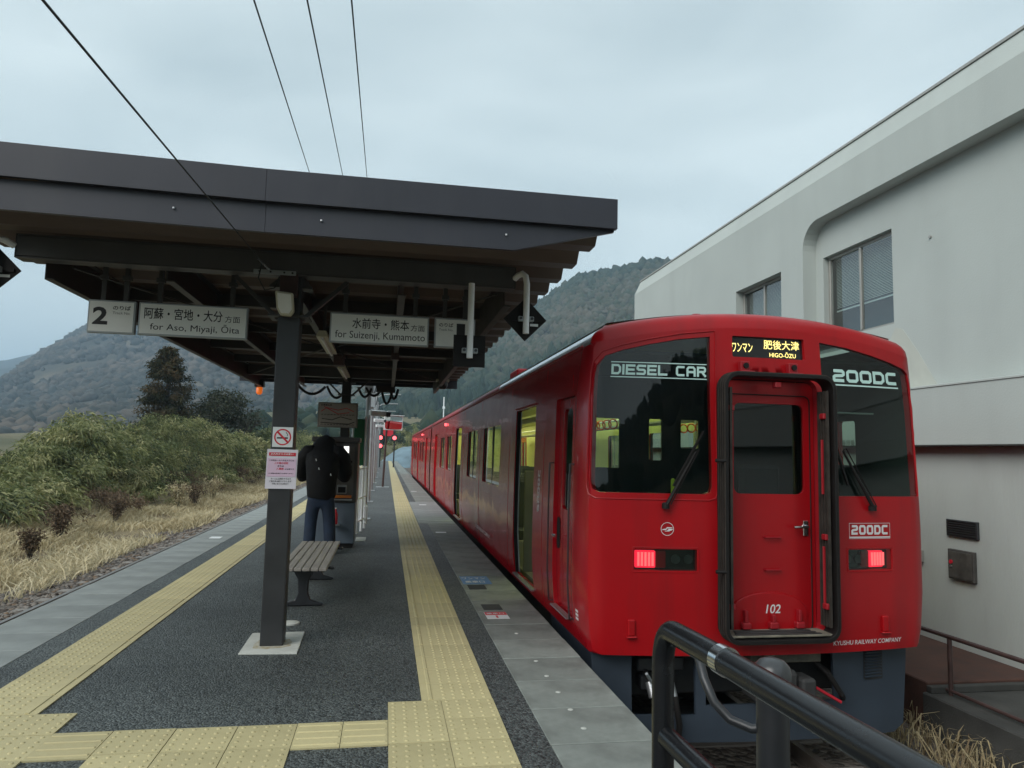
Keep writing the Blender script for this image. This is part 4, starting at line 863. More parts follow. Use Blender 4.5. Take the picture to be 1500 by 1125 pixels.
    for lx in (-1.13, 1.0): p = FN(lx, .11, -.012); MB().box(p[0]-.028, p[0]+.028, p[1]-.015, p[1]+.02, .125, .245).box(p[0]-.04, p[0]+.04, p[1]-.025, p[1]+.02, .11, .125).build('lifting_lug', M['red'], CAR, bevel=.008)
    # side lettering
    vt = lambda a, c: fm(uy(2.02-c, -1), .88+a, -.002)
    wide('side_lettering', '200DC', M['decal'], CAR, lambda a, c: fm(uy(1.98-c, -1), .88+a, -.002), 0, 0, .10, .42, .022)
    text('side_lettering', 'KYUSHU RAILWAY COMPANY', M['decal'], CAR, lambda a, c: fm(uy(7.0-a, -1), .2+c, -.002), 0, 0, h=.06, width=1.7, bold=.004)
    b = MB()
    for i in range(3): b.add([fm(uy(.50, -1), .16+.03*i, -.002), fm(uy(.42, -1), .16+.03*i, -.002), fm(uy(.42, -1), .18+.03*i, -.002), fm(uy(.50, -1), .18+.03*i, -.002)], [(0, 1, 2, 3)])
    b.build('side_plate', M['decal'], CAR)
    # wipers
    def wiper(s_, base, elbow, b0, b1):
        wp = MB().tube([FN(base[0], base[1], -.01), FN(base[0], base[1], -.045), FN(elbow[0], elbow[1], -.035)], [.02, .016, .009], 8).build('wiper', M['black'], CAR, smooth=True)
        MB().tube([FN(base[0]+.035, base[1]+.01, -.04), FN(elbow[0]+.03, elbow[1]+.02, -.035), FN(elbow[0], elbow[1], -.035)], .005, 6).build('wiper_link', M['black'], wp)
        MB().bar(FN(*b0, -.018), FN(*b1, -.018), .014, .022, (0, -1, 0)).build('wiper_blade', M['black'], wp)
        MB().lathe(FN(base[0], base[1]-.02, -.03), [(.03, 0), (.03, .035), (.02, .045)], 10).build('wiper_pivot', M['black'], wp)
    wiper(-1, (-.865, 1.09), (-.63, 1.50), (-.80, 1.24), (-.56, 1.66)); wiper(1, (.87, 1.09), (.62, 1.54), (.50, 1.78), (.66, 1.27))
    # cab furniture seen through the glass
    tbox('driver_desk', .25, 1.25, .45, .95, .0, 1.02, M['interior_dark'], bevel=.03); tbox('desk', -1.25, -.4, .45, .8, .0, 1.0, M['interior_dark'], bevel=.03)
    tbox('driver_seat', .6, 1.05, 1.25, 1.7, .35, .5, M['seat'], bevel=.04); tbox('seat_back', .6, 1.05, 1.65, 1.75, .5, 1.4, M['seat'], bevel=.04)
    tbox('hi_vis_flask', -.60, -.565, .55, .585, 1.0, 1.28, mat('flask_yellow', (.45, .5, .05), .4), bevel=.012)
    tbox('sun_visor', .5, 1.15, .35, .37, 1.86, 1.875, M['steel'], bevel=.003)
    text('window_notice', '員用乗', M['greyprint'], CAR, lambda a, c: fm(uy(1.17-a, 1), 1.60+c, .025), 0, 0, h=.06, width=.2, bold=.01)
    # coupler, hoses and gear behind the skirt
    cp = thing_part = MB().obox(T(0.02, .12, -.26), (1, 0, 0), (0, 1, 0), (0, 0, 1), .16, .16, .13).build('coupler', M['under'], CAR, bevel=.03)
    MB().tube([T(.02, .1, -.26), T(.02, 1.2, -.26)], .09, 10).build('drawbar', M['under'], cp)
    MB().obox(T(.24, .02, -.28), (1, 0, 0), (0, 1, 0), (0, 0, 1), .06, .10, .10).build('knuckle', M['under'], cp, bevel=.02)
    MB().cyl(T(.0, .1, -.12), T(.0, .1, -.03), .05, n=12).build('coupler_pin', M['grime'], cp)
    tbox('yoke', -.1, .5, .18, .4, -.13, -.03, M['grime'], cp)
    for (x0, x1, zz) in ((-.98, -.6, -.16), (-.95, -.7, -.3)): tbox('gear_bracket', x0, x1, .30, .42, zz-.04, zz+.06, M['cam_dark'], CAR, .01)
    for x0, c in ((-.76, 0), (-.92, .06)):
        hs = MB().tube([T(x0, .3, -.2), T(x0, .2, -.24), T(x0+.02, .14, -.36), T(x0+.05+c, .13, -.55), T(x0+.06+c, .2, -.74)], .024, 8).build('brake_hose', M['black'], CAR, smooth=True)
        MB().tube([T(x0, .2, -.25), T(x0+.01, .15, -.35)], .034, 10).build('hose_valve', M['steel'], hs, smooth=True); MB().tube([T(x0, .16, -.24), T(x0-.06, .11, -.16)], .012, 6).build('valve_lever', M['galv'], hs)
    MB().tube([T(.45, .3, -.1), T(.52, .12, -.2), T(.62, .1, -.36), T(.7, .2, -.42), T(.75, .4, -.4)], .022, 8).build('jumper_hose', M['black'], CAR, smooth=True)
    MB().tube([T(.40, .10, -.3), T(.62, .11, -.42)], .012, 6).build('uncoupling_lever', M['redprint'], CAR)
    return CAR
T1 = lambda lx, ly, z: (XC+lx, YN+ly, z)
make_car(T1, 'red diesel railcar with lit tail lamps and a black frame round its end door', True, 'railcars of the red train')
T2 = lambda lx, ly, z: (XC-lx, YN+CL*2+.55-ly, z)
make_car(T2, 'second red railcar coupled behind the nearer one, farther along the platform', False, 'railcars of the red train')
box_ = MB()
for k in range(7): box_.box(XC-.5, XC+.5, YN+CL+.03+.07*k, YN+CL+.07+.07*k, .1, 2.1)
tag(box_.build('gangway_bellows', M['black'], None), 'black folded gangway between the two red railcars', 'gangway')

# ================================================================== CANOPY
CX = -.78; RX0, RX1, RY0, RY1 = -2.98, 1.42, 4.37, 15.0
CN = thing('platform_canopy', 'dark steel platform canopy with folded plate roof on a square column', 'canopy', (CX, 9.5, 0))
# folded-plate roof, one panel per fold
pitch = (RY1-RY0)/21
pf = [(0, .0), (.10*pitch/.5, .0), (.19*pitch/.5, .115), (.36*pitch/.5, .115), (.45*pitch/.5, 0), (pitch-.002, 0)]
V = [(x, y, 2.955+z) for x in (RX0, RX1) for y, z in pf]+[(x, y, 2.965+z) for x in (RX0, RX1) for y, z in pf]; n = len(pf)
F = [(i, i+1, n+i+1, n+i) for i in range(n-1)]+[(2*n+i, 2*n+n+i, 2*n+n+i+1, 2*n+i+1) for i in range(n-1)]+[(n+i, n+i+1, 3*n+i+1, 3*n+i) for i in range(n-1)]+[(i, 2*n+i, 2*n+i+1, i+1) for i in range(n-1)]
dk = mesh_np('roof_panel', V, F); dk.materials.append(M['deck'])
for k in range(21): o = put('roof_panel', dk, None, CN, loc=(0, RY0+pitch*k, 0))
# top sheets (weather side) so light does not leak
MB().box(RX0+.01, RX1-.01, RY0+.03, RY1-.03, 3.085, 3.10).build('roof_top', M['canopy'], CN)
# fascia: upper band in two lengths meeting over the column, lower band set back, shaped end
zl = lambda x: .035*max(0, (CX-x)/2.2)
def band(nm, x0, x1, z0, z1, y0, y1):
    return MB().prism([(x0, z0+zl(x0)), (x1, z0+zl(x1)), (x1, z1+zl(x1)), (x0, z1+zl(x0))], lambda a, c, d: (a, d, c), y0, y1).build(nm, M['canopy'], CN, bevel=.0012)
band('upper_fascia', RX0-.01, CX-.0005, 2.935, 3.135, RY0-.02, RY0+.02); band('upper_fascia', CX+.0005, RX1+.01, 2.935, 3.135, RY0-.02, RY0+.02)
MB().prism([(RX0, 2.765+.02), (CX-.0005, 2.755), (CX-.0005, 2.94), (RX0, 2.97)], lambda a, c, d: (a, d, c), RY0+.022, RY0+.05).build('lower_fascia', M['canopy'], CN, bevel=.001)
MB().prism([(CX+.0005, 2.755), (.755, 2.755), (RX1, 2.925), (RX1, 2.94), (CX+.0005, 2.94)], lambda a, c, d: (a, d, c), RY0+.022, RY0+.05).build('lower_fascia', M['canopy'], CN, bevel=.001)
MB().box(RX0-.01, RX1+.01, RY0+.02, RY0+.10, 3.10, 3.13).build('fascia_cap', M['canopy'], CN)
box('far_fascia', RX0, RX1, RY1, RY1+.03, 2.78, 3.13, M['canopy'], CN)
for x in (-2.29, -1.30, -.36+-.09, .1, .70):
    if x > .5 or x < -.3: MB().lathe((x, RY0+.016, 2.845+zl(x)), [(.008, 0), (.008, .01)], 8).build('bolt', M['steel'], CN)
# beams, purlins, columns
def beam(y):
    o = MB().box(CX-1.9, CX+1.74, y, y+.012, 2.775, 2.95).build('beam', M['canopy2'], CN, bevel=.003)
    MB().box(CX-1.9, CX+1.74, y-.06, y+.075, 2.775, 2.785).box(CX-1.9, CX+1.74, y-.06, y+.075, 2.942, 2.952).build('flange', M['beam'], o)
    MB().box(CX-1.91, CX-1.9, y-.06, y+.075, 2.775, 2.95).box(CX+1.74, CX+1.75, y-.06, y+.075, 2.775, 2.95).build('end_plate', M['canopy2'], o)
    return o
for y in (5.60, 13.5):
    beam(y); MB().box(CX-1.9, CX+1.74, y-.061, y-.05, 2.79, 2.94).build('beam_cover', M['beam'], CN, bevel=.003)  # front plate in the paler colour that stands in for skylight
for x, z0 in ((-2.52, 2.66), (.93, 2.66), (CX-.9, 2.70), (CX+.85, 2.70), (CX, 2.70)):
    MB().box(x-.03, x+.03, 5.7, RY1-.1, z0, z0+.012).box(x-.03, x-.02, 5.7, RY1-.1, z0+.012, 2.95).box(x-.03, x+.03, 5.7, RY1-.1, 2.94, 2.952).build('purlin', M['canopy2'], CN)
for y in (7.3, 8.9, 10.5, 12.1, 14.9): MB().box(-2.5, .92, y-.025, y+.025, 2.84, 2.955).build('cross_beam', M['canopy2'], CN, bevel=.003)
for x0, y0, x1, y1 in ((-2.4, 5.8, CX-.1, 9.4), (CX+.1, 9.4, .85, 5.8), (-2.4, 13.3, CX-.1, 9.7), (.85, 13.3, CX+.1, 9.7)): MB().tube([(x0, y0, 2.78), (x1, y1, 2.78)], .009, 6).build('tie_rod', M['canopy2'], CN)
for y in (5.60, 13.5):
    c = MB().box(-.862, -.697, y, y+.165, 0, 2.78).build('column', M['column'], CN, bevel=.010, seg=2)
    MB().prism([(-.86, 2.775), (-.70, 2.775), (-.62, 2.70), (-.62, 2.69), (-.94, 2.69), (-.94, 2.70)], lambda a, q, d: (a, d, q), y+.02, y+.14).build('bracket', M['canopy2'], c)
    MB().box(-.93, -.63, y-.04, y+.2, 2.455, 2.47).build('collar', M['canopy2'], c)
    for s_ in (-1, 1): MB().bar((CX+s_*.09, y+.08, 2.45), (CX+s_*.42, y+.08, 2.77), .05, .03).build('brace', M['canopy2'], c)
# cable loops and conduit under the far beam
for k, (x, dx, dz) in enumerate(((-1.75, .5, .16), (-1.2, .35, .22), (-.45, .3, .15), (-.15, .22, .30), (.02, .16, .20), (-.6, .25, .18))):
    MB().tube([(x+dx*t, 14.3+.2*t, 2.68-dz*4*t*(1-t)) for t in np.linspace(0, 1, 11)], .026, 6).build('cable_loop', M['wire'], CN, smooth=True)
MB().box(-.25, .12, 14.25, 14.4, 2.60, 2.72).build('junction_box', M['canopy2'], CN, bevel=.006)
for x in (-1.35, .06): box('junction_box', x-.05, x+.05, 9.2, 9.3, 2.62, 2.78, M['brown'], CN)

# ------------------------------------------------------------------ hanging signs
SY = 5.75; KS = SY/6.2; kz = lambda z: 1.46+(z-1.46)*KS
def hang_sign(x0, x1, z0, z1, label, hx):
    x0, x1, z0, z1 = x0*KS, x1*KS, kz(z0), kz(z1); hx = [q*KS for q in hx]
    o = thing('hanging_sign', label, 'sign', ((x0+x1)/2, SY, z0), 'white direction signs under the canopy')
    MB().box(x0, x1, SY, SY+.045, z0, z1).build('sign_box', M['galv'], o, bevel=.004)
    MB().box(x0+.012, x1-.012, SY-.003, SY+.001, z0+.012, z1-.012).build('sign_face', M['signface'], o)
    for x in hx: MB().box(x-.017, x+.017, SY+.01, SY+.035, z1-.001, 2.945).build('hanger', M['canopy2'], o)
    for x in hx: MB().box(x-.03, x+.03, SY+.0, SY+.04, 2.70, 2.735).build('clamp', M['canopy2'], o)
    return o
sg = lambda a, b, d=0: (a*KS, SY-.0045, kz(b))
o = hang_sign(-2.434, -2.075, 2.352, 2.624, 'square white platform sign with a large black 2', (-2.33, -2.16))
text('lettering', '2', M['blackprint'], o, sg, -2.395, 2.42, h=.145, width=.115, bold=.03)
text('lettering', 'のりば', M['blackprint'], o, sg, -2.245, 2.545, h=.036, width=.135, bold=.012)
text('lettering', 'Track No.', M['greyprint'], o, sg, -2.245, 2.51, h=.021, width=.135)
o = hang_sign(-2.05, -1.195, 2.352, 2.624, 'wide white sign reading for Aso, Miyaji, Oita', (-1.9, -1.33))
text('lettering', '阿蘇・宮地・大分', M['blackprint'], o, sg, -2.005, 2.487, h=.095, width=.61, bold=.008)
text('lettering', '方面', M['blackprint'], o, sg, -1.375, 2.487, h=.056, width=.12)
text('lettering', 'for Aso, Miyaji, Ōita', M['blackprint'], o, sg, -1.955, 2.382, h=.085, width=.70)
o = hang_sign(-.523, .322, 2.367, 2.628, 'wide white sign reading for Suizenji, Kumamoto', (-.40, .2))
text('lettering', '水前寺・熊本', M['blackprint'], o, sg, -.335, 2.497, h=.092, width=.485, bold=.008)
text('lettering', '方面', M['blackprint'], o, sg, .165, 2.497, h=.055, width=.12)
text('lettering', 'for Suizenji, Kumamoto', M['blackprint'], o, sg, -.475, 2.392, h=.082, width=.765)
o = hang_sign(.372, .73, 2.367, 2.63, 'square white platform sign with a black 1, half hidden by a black panel', (.46, .64))
text('lettering', 'のりば', M['blackprint'], o, sg, .41, 2.55, h=.036, width=.125, bold=.012)
text('lettering', 'Track No.', M['greyprint'], o, sg, .41, 2.515, h=.021, width=.125)
text('lettering', '1', M['blackprint'], o, sg, .565, 2.44, h=.145, width=.075, bold=.03)

# train stop markers: black panels on white pipes
def marker(kind, x, zc, y, label, arm):
    o = thing('stop_marker', label, 'sign', (x, y, zc), 'black backed stop markers on white pipes')
    h = .165 if kind == 'diamond' else .125
    pl = [(0, -h*1.06), (h*1.06, 0), (0, h*1.06), (-h*1.06, 0)] if kind == 'diamond' else [(-h, -h), (h, -h), (h, h), (-h, h)]
    pn = MB().prism(pl, lambda a, c, d: (x+a, d, zc+c), y+.02, y+.026).build('panel', M['black'], o)
    MB().box(x-h*.8, x+h*.8, y+.010, y+.019, zc-.012, zc+.014).build('stiffener', M['black'], o)
    MB().tube(arm, .0245, 14).build('pipe', M['pipewhite'], o, smooth=True)
    cl = MB().box(x-.062, x+.062, y-.03, y+.008, zc-.022, zc+.018).build('clamp', M['galv'], o, bevel=.004)
    for s_ in (-1, 1): MB().cyl((x+s_*.045, y-.04, zc), (x+s_*.045, y-.03, zc), .012, n=8).build('bolt', M['cam_dark'], cl)
    if kind == 'diamond': MB().box(x+.04, x+.105, y+.017, y+.0195, zc-.052, zc-.032).build('label_plate', M['white'], o)
    return o
ym = 5.45
marker('diamond', 1.045, 2.52, ym+.02, 'black diamond panel on a white bent pipe at the canopy end', [(.955, ym+.12, 2.855), (.985, ym+.06, 2.88), (1.01, ym+.02, 2.885), (1.034, ym, 2.86), (1.045, ym, 2.80), (1.045, ym, 2.40)])
marker('square', .605, 2.245, ym+.02, 'black square panel on a straight white pipe over the track 1 sign', [(.605, ym, 2.775), (.605, ym, 2.185)])
marker('diamond', -2.785, 2.665, ym+.02, 'black diamond panel cut off at the left picture edge', [(-2.70, ym+.10, 2.86), (-2.74, ym+.05, 2.885), (-2.77, ym, 2.88), (-2.785, ym, 2.84), (-2.785, ym, 2.55)])
# flood lamp and strip lamps
fl_ = thing('flood_lamp', 'pale rectangular flood lamp on top of the near column', 'lamp', (-.79, 5.5, 2.46))
MB().prism([(-.865, 2.62), (-.735, 2.61), (-.728, 2.48), (-.755, 2.445), (-.83, 2.45), (-.855, 2.50)], lambda a, c, d: (a, d-(c-2.5)*.35, c), 5.46, 5.52).build('housing', M['lampplastic'], fl_, bevel=.012, seg=2)
MB().prism([(-.848, 2.605), (-.748, 2.598), (-.742, 2.49), (-.762, 2.46), (-.822, 2.463), (-.842, 2.505)], lambda a, c, d: (a, d-(c-2.5)*.35, c), 5.452, 5.46).build('lens', M['signface'], fl_, bevel=.003)
MB().box(-.85, -.72, 5.53, 5.57, 2.60, 2.78).build('bracket', M['brown'], fl_, bevel=.004)
bk = tag(MB().box(-1.045, -.735, 5.525, 5.533, 2.765, 2.80).build('slotted_strip', M['galv'], None, bevel=.002), 'short grey slotted steel strip on the near canopy beam', 'bracket')
for x in (-1.0, -.92, -.82, -.76): MB().cyl((x, 5.52, 2.783), (x, 5.526, 2.783), .008, n=8).build('bolt', M['cam_dark'], bk)
def strip_lamp(x, y, z, label):
    o = thing('strip_lamp', label, 'lamp', (x, y, z), 'strip lamps under the canopy')
    MB().prism([(-.055, 0), (.055, 0), (.035, .06), (-.035, .06)], lambda a, c, d: (x+a, d, z+c), y, y+1.2).build('housing', M['lampplastic'], o, bevel=.004)
    MB().tube([(x, y+.02, z-.012), (x, y+1.18, z-.012)], .014, 8).build('tube', M['white'], o)
    for yy in (y+.2, y+1.0): MB().box(x-.012, x+.012, yy, yy+.02, z+.06, 2.80).build('hanger', M['canopy2'], o)
strip_lamp(-.62, 6.6, 2.47, 'near pale strip lamp hanging under the canopy beside the column'); strip_lamp(-.62, 9.4, 2.50, 'farther pale strip lamp under the canopy'); 
tag(box('wall_box', -.66, -.54, 8.55, 8.7, 2.44, 2.56, M['brown'], None), 'small brown box between the two strip lamps under the canopy', 'box')
bc = thing('warning_beacon', 'small orange warning beacon hanging at the far left of the canopy', 'lamp', (-2.55, 14.8, 2.5))
MB().lathe((-2.55, 14.8, 2.5), [(.03, 0), (.06, .03), (.065, .13), (.05, .15)], 12).build('lens', M['orangelamp'], bc, smooth=True)
MB().box(-2.64, -2.46, 14.72, 14.88, 2.65, 2.80).build('bracket', M['cam_dark'], bc, bevel=.006)
dc = thing('dome_camera', 'small dome camera at the far right corner of the canopy', 'camera', (1.0, 13.2, 2.6))
MB().lathe((.98, 13.3, 2.62), [(.05, 0), (.09, .04), (.10, .09), (.10, .14)], 14).build('dome', M['cam_dark'], dc, smooth=True); MB().box(.86, 1.1, 13.2, 13.4, 2.76, 2.80).build('base', M['lampplastic'], dc)

# ------------------------------------------------------------------ notices on the near column
cy = 5.598
ns = thing('no_smoking_sign', 'white no smoking sign with a red ring on the near column', 'sign', (-.775, cy, 1.46))
MB().box(-.85, -.702, cy-.004, cy-.0005, 1.463, 1.613).build('plate', M['white'], ns)
f2 = front(cy-.0055); k = 28; cxx, czz = -.776, 1.538
mk('ring', [f2(cxx+r*math.cos(6.2832*i/k), czz+r*math.sin(6.2832*i/k)) for r in (.062, .052) for i in range(k)], [(i, (i+1) % k, k+(i+1) % k, k+i) for i in range(k)], M['redprint'], ns)
mk('cigarette', [f2(cxx-.042, czz-.012), f2(cxx+.038, czz-.012), f2(cxx+.038, czz-.001), f2(cxx-.042, czz-.001)], [(0, 1, 2, 3)], M['blackprint'], ns)
MB().tube([f2(cxx+.03+.006*math.sin(t*5), czz+.008+.03*t) for t in np.linspace(0, 1, 8)], .002, 4).build('smoke', M['blackprint'], ns)
f3 = front(cy-.0065); mk('slash', [f3(cxx-.046, czz+.036), f3(cxx-.036, czz+.046), f3(cxx+.046, czz-.036), f3(cxx+.036, czz-.046)], [(0, 3, 2, 1)], M['redprint'], ns)
no = thing('notice_poster', 'white and pink notice poster with a red header on the near column', 'notice', (-.77, cy, 1.15))
pf3 = lambda a, b, d=0: (-.884+a+.004*(1-b/.295), cy-.012+d, 1.152+b)
MB().prism([(0, 0), (.222, 0), (.226, .292), (.004, .295)], lambda a, c, d: (-.884+a, d, 1.152+c), cy-.012, cy-.0005).build('sheet', M['paper'], no)
tf = lambda a, b: (-.884+a, cy-.0155, 1.152+b)
mk('tint_panel', [tf(.008, .09), tf(.215, .09), tf(.218, .225), (tf(.011, .228))], [(0, 1, 2, 3)], M['paperpink'], no)
mk('header', [tf(.018, .245), tf(.212, .245), tf(.212, .270), tf(.018, .270)], [(0, 1, 2, 3)], M['redprint'], no)
tg = lambda a, b: (-.884+a, cy-.017, 1.152+b)
text('lettering', 'JR九州からのお願い', M['white'], no, tg, .03, .250, h=.016, width=.165, bold=.02)
for s_, z, h, x, w_, mt in (('この先ホームへの立入りには', .205, .013, .022, .18, 'blackprint'), ('ＪＲ線の切符', .183, .016, .06, .10, 'redprint'), ('または', .163, .013, .085, .045, 'blackprint'), ('入場券', .140, .017, .075, .055, 'redprint'), ('が必要です', .142, .011, .137, .068, 'blackprint'), ('※入場券は券売機でお求めください', .110, .009, .022, .18, 'blackprint'), ('ホームには危険ですので', .068, .013, .04, .145, 'blackprint'), ('ご協力をお願いいたします', .050, .013, .03, .16, 'blackprint'), ('お問い合わせは駅まで', .032, .011, .05, .12, 'blackprint')):
    text('lettering', s_, M[mt], no, tg, x, z, h=h, width=w_, bold=.02)

# ------------------------------------------------------------------ bench
BE = thing('platform_bench', 'slatted timber bench with black cast legs behind the column', 'bench', (-.72, 7.7, 0))
for k in range(6):
    x0 = -.925+.0735*k; MB().box(x0, x0+.0665, 6.74, 8.68, .355, .385).build('slat', M['wood'], BE, bevel=.006)
for y in (7.02, 8.38):
    lg = MB().prism([(-.17, 0), (-.19, .02), (-.07, .055), (-.045, .12), (-.05, .24), (-.09, .31), (-.17, .335), (.17, .335), (.09, .31), (.05, .24), (.045, .12), (.07, .055), (.19, .02), (.17, 0)], lambda a, c, d: (-.715+a, d, c), y-.025, y+.025).build('leg', M['blackmetal'], BE, bevel=.008)
    MB().box(-.93, -.47, y-.03, y+.03, .335, .354).build('arm', M['blackmetal'], lg, bevel=.004)
    MB().tube([(-.49, y, .345), (-.46, y, .338), (-.445, y, .35)], .014, 8).build('arm_tip', M['blackmetal'], lg)
MB().box(-.735, -.695, 7.05, 8.36, .29, .325).build('stretcher', M['blackmetal'], BE)

# ------------------------------------------------------------------ ticket machine
TM = thing('ticket_machine', 'dark grey ticket machine with blue grey base behind the person', 'machine', (-.83, 11.3, 0))
MB().box(-1.07, -.43, 10.98, 11.62, .06, .66).build('base_cabinet', M['machine_blue'], TM, bevel=.01)
MB().box(-1.05, -.45, 11.0, 11.6, 0, .06).build('plinth', M['black'], TM)
MB().box(-1.08, -.42, 10.97, 11.63, .662, 1.56).build('upper_cabinet', M['machine'], TM, bevel=.012)
MB().box(-1.10, -.40, 10.93, 11.65, 1.562, 1.635).build('top_hood', M['machine'], TM, bevel=.012)
MB().box(-1.04, -.47, 10.955, 10.972, .75, 1.50).build('front_panel', M['machine_panel'], TM, bevel=.004)
MB().box(-.63, -.555, 10.945, 10.957, 1.40, 1.50).build('screen', M['screen'], TM)
MB().box(-1.02, -.66, 10.945, 10.957, 1.05, 1.47).build('fare_screen', M['blackgloss'], TM)
MB().box(-.60, -.50, 10.944, 10.957, 1.03, 1.12).build('button_panel', M['cam_dark'], TM, bevel=.003)
for i in range(3):
    for j in range(3): box('button', -.59+.03*i, -.568+.03*i, 10.938, 10.945, 1.04+.026*j, 1.058+.026*j, M['galv'], TM, .002)
for z in (1.18, 1.25): MB().box(-.62, -.50, 10.944, 10.957, z, z+.035).build('slot', M['black'], TM)
MB().box(-.70, -.56, 10.90, 10.957, .80, .93).build('coin_tray', M['steel'], TM, bevel=.006); MB().box(-.685, -.575, 10.895, 10.901, .815, .90).build('tray_mouth', M['black'], TM)
MB().box(-.74, -.49, 10.93, 10.957, .735, .775).build('orange_strip', M['orange'], TM, bevel=.003); MB().box(-.76, -.48, 10.92, 10.965, .70, .72).build('shelf', M['steel'], TM)
bt = thing('red_bottle', 'small bottle with a red label beside the ticket machine', 'bottle', (-.70, 10.85, 0))
MB().lathe((-.70, 10.85, .36), [(.03, 0), (.033, .02), (.033, .14), (.014, .19), (.014, .22)], 12).build('bottle', M['redprint'], bt, smooth=True); MB().lathe((-.70, 10.85, .58), [(.016, 0), (.016, .02)], 10).build('cap', M['white'], bt)
MB().box(-.76, -.64, 10.80, 10.96, .34, .36).build('shelf', M['steel'], TM)

# fare board on the far column
fb = thing('fare_map_board', 'grey fare map board on the far canopy column above the ticket machine', 'board', (-.9, 13.3, 1.84))
MB().box(-1.256, -.547, 13.30, 13.34, 1.845, 2.30).build('panel', mat('board_grey', (.24, .22, .195), .5, var=.08), fb, bevel=.006)
MB().box(-1.23, -.573, 13.294, 13.30, 1.87, 2.275).build('map_sheet', mat('board_paper', (.42, .38, .33), .5, var=.08), fb)
ff_ = front(13.291)
for (pts, mt) in (([(-1.2, 2.13), (-1.1, 2.2), (-.9, 2.16), (-.75, 2.2), (-.62, 2.14)], 'redprint'), ([(-1.18, 2.0), (-1.0, 1.98), (-.85, 2.04), (-.65, 1.99)], 'blackprint'), ([(-1.15, 2.22), (-.9, 2.09), (-.7, 2.12)], 'redprint'), ([(-1.2, 1.93), (-.7, 1.91), (-.6, 1.95)], 'blackprint')):
    MB().tube([ff_(*p) for p in pts], .007, 5).build('route_line', M[mt], fb)
text('lettering', '普通運賃表', M['blackprint'], fb, ff_, -1.21, 2.235, h=.03, width=.2, bold=.02)
for i in range(2):
    for j in range(11): text('fare_text', str([170, 210, 230, 280, 340, 370, 460, 560, 660, 760, 870][j]), M['blackprint'], fb, ff_, -1.20+.055*j, (2.065, 1.885)[i], h=.022, bold=.02)

# ------------------------------------------------------------------ person at the machine
def skin(nm, J, E, mt, parent, sub=2, root=None):
    names = list(J); me = bpy.data.meshes.new(nm); me.from_pydata([Vector(J[k][0])-org(parent) for k in names], [(names.index(a), names.index(b)) for a, b in E], [])
    o = bpy.data.objects.new('tmp', me); COL.objects.link(o); o.modifiers.new('s', 'SKIN'); sv = me.skin_vertices[0].data
    for i, k in enumerate(names):
        r = J[k][1]; sv[i].radius = r if isinstance(r, tuple) else (r, r); sv[i].use_root = (k == (root or names[0]))
    o.modifiers['s'].use_smooth_shade = True; q = o.modifiers.new('u', 'SUBSURF'); q.levels = sub; q.render_levels = sub
    dg = bpy.context.evaluated_depsgraph_get(); m2 = bpy.data.meshes.new_from_object(o.evaluated_get(dg)); bpy.data.objects.remove(o); m2.name = nm
    m2.polygons.foreach_set('use_smooth', np.ones(len(m2.polygons), bool)); m2.materials.clear(); m2.materials.append(mt)
    p = bpy.data.objects.new(nm, m2); COL.objects.link(p); p.parent = parent; ORG[p.name] = org(parent); return p
PX, PY = -.88, 10.38
PE = thing('person', 'person in a black padded jacket and blue jeans bending over the ticket machine', 'person', (PX, PY, 0))
M['skin'] = mat('skin', (.50, .30, .22), .55, var=.05); M['jacket'] = mat('black_jacket', (.0075, .0075, .0085), .75, var=.25, vs=14, bump=1.0, bs=13, spec=.3)
M['jeans'] = mat('blue_jeans', (.017, .030, .058), .85, var=.35, vs=7, bump=.3, bs=40); M['hair'] = mat('black_hair', (.008, .007, .007), .45, var=.2, vs=60); M['shoe'] = mat('dark_shoes', (.015, .014, .014), .5)
p = lambda x, y, z: (PX+x, PY+y, z)
body = {'pelvis': (p(0, 0, .88), (.14, .11)), 'belly': (p(0, .05, 1.08), (.14, .11)), 'chest': (p(0, .13, 1.30), (.16, .12)), 'neck': (p(0, .24, 1.45), .06), 'head0': (p(0, .30, 1.50), .085), 'head1': (p(0, .385, 1.53), .098), 'chin': (p(0, .42, 1.44), .06),
        'lsh': (p(-.19, .16, 1.38), .07), 'lel': (p(-.30, .24, 1.10), .05), 'lwr': (p(-.16, .45, 1.12), .032), 'lha': (p(-.14, .50, 1.13), .036),
        'rsh': (p(.19, .16, 1.38), .07), 'rel': (p(.31, .24, 1.13), .05), 'rwr': (p(.20, .45, 1.16), .032), 'rha': (p(.19, .50, 1.18), .036),
        'lhip': (p(-.10, 0, .84), .09), 'lkn': (p(-.125, .02, .46), .06), 'lan': (p(-.135, -.01, .09), .042), 'lto': (p(-.15, .13, .04), .035),
        'rhip': (p(.10, 0, .84), .09), 'rkn': (p(.125, .03, .46), .06), 'ran': (p(.155, .0, .09), .042), 'rto': (p(.175, .14, .04), .035)}
be = [('pelvis', 'belly'), ('belly', 'chest'), ('chest', 'neck'), ('neck', 'head0'), ('head0', 'head1'), ('head1', 'chin')]+[(a+x, b+y) if False else (a, b) for a, b, x, y in []]
for s_ in 'lr':
    be += [('chest', s_+'sh'), (s_+'sh', s_+'el'), (s_+'el', s_+'wr'), (s_+'wr', s_+'ha'), ('pelvis', s_+'hip'), (s_+'hip', s_+'kn'), (s_+'kn', s_+'an'), (s_+'an', s_+'to')]
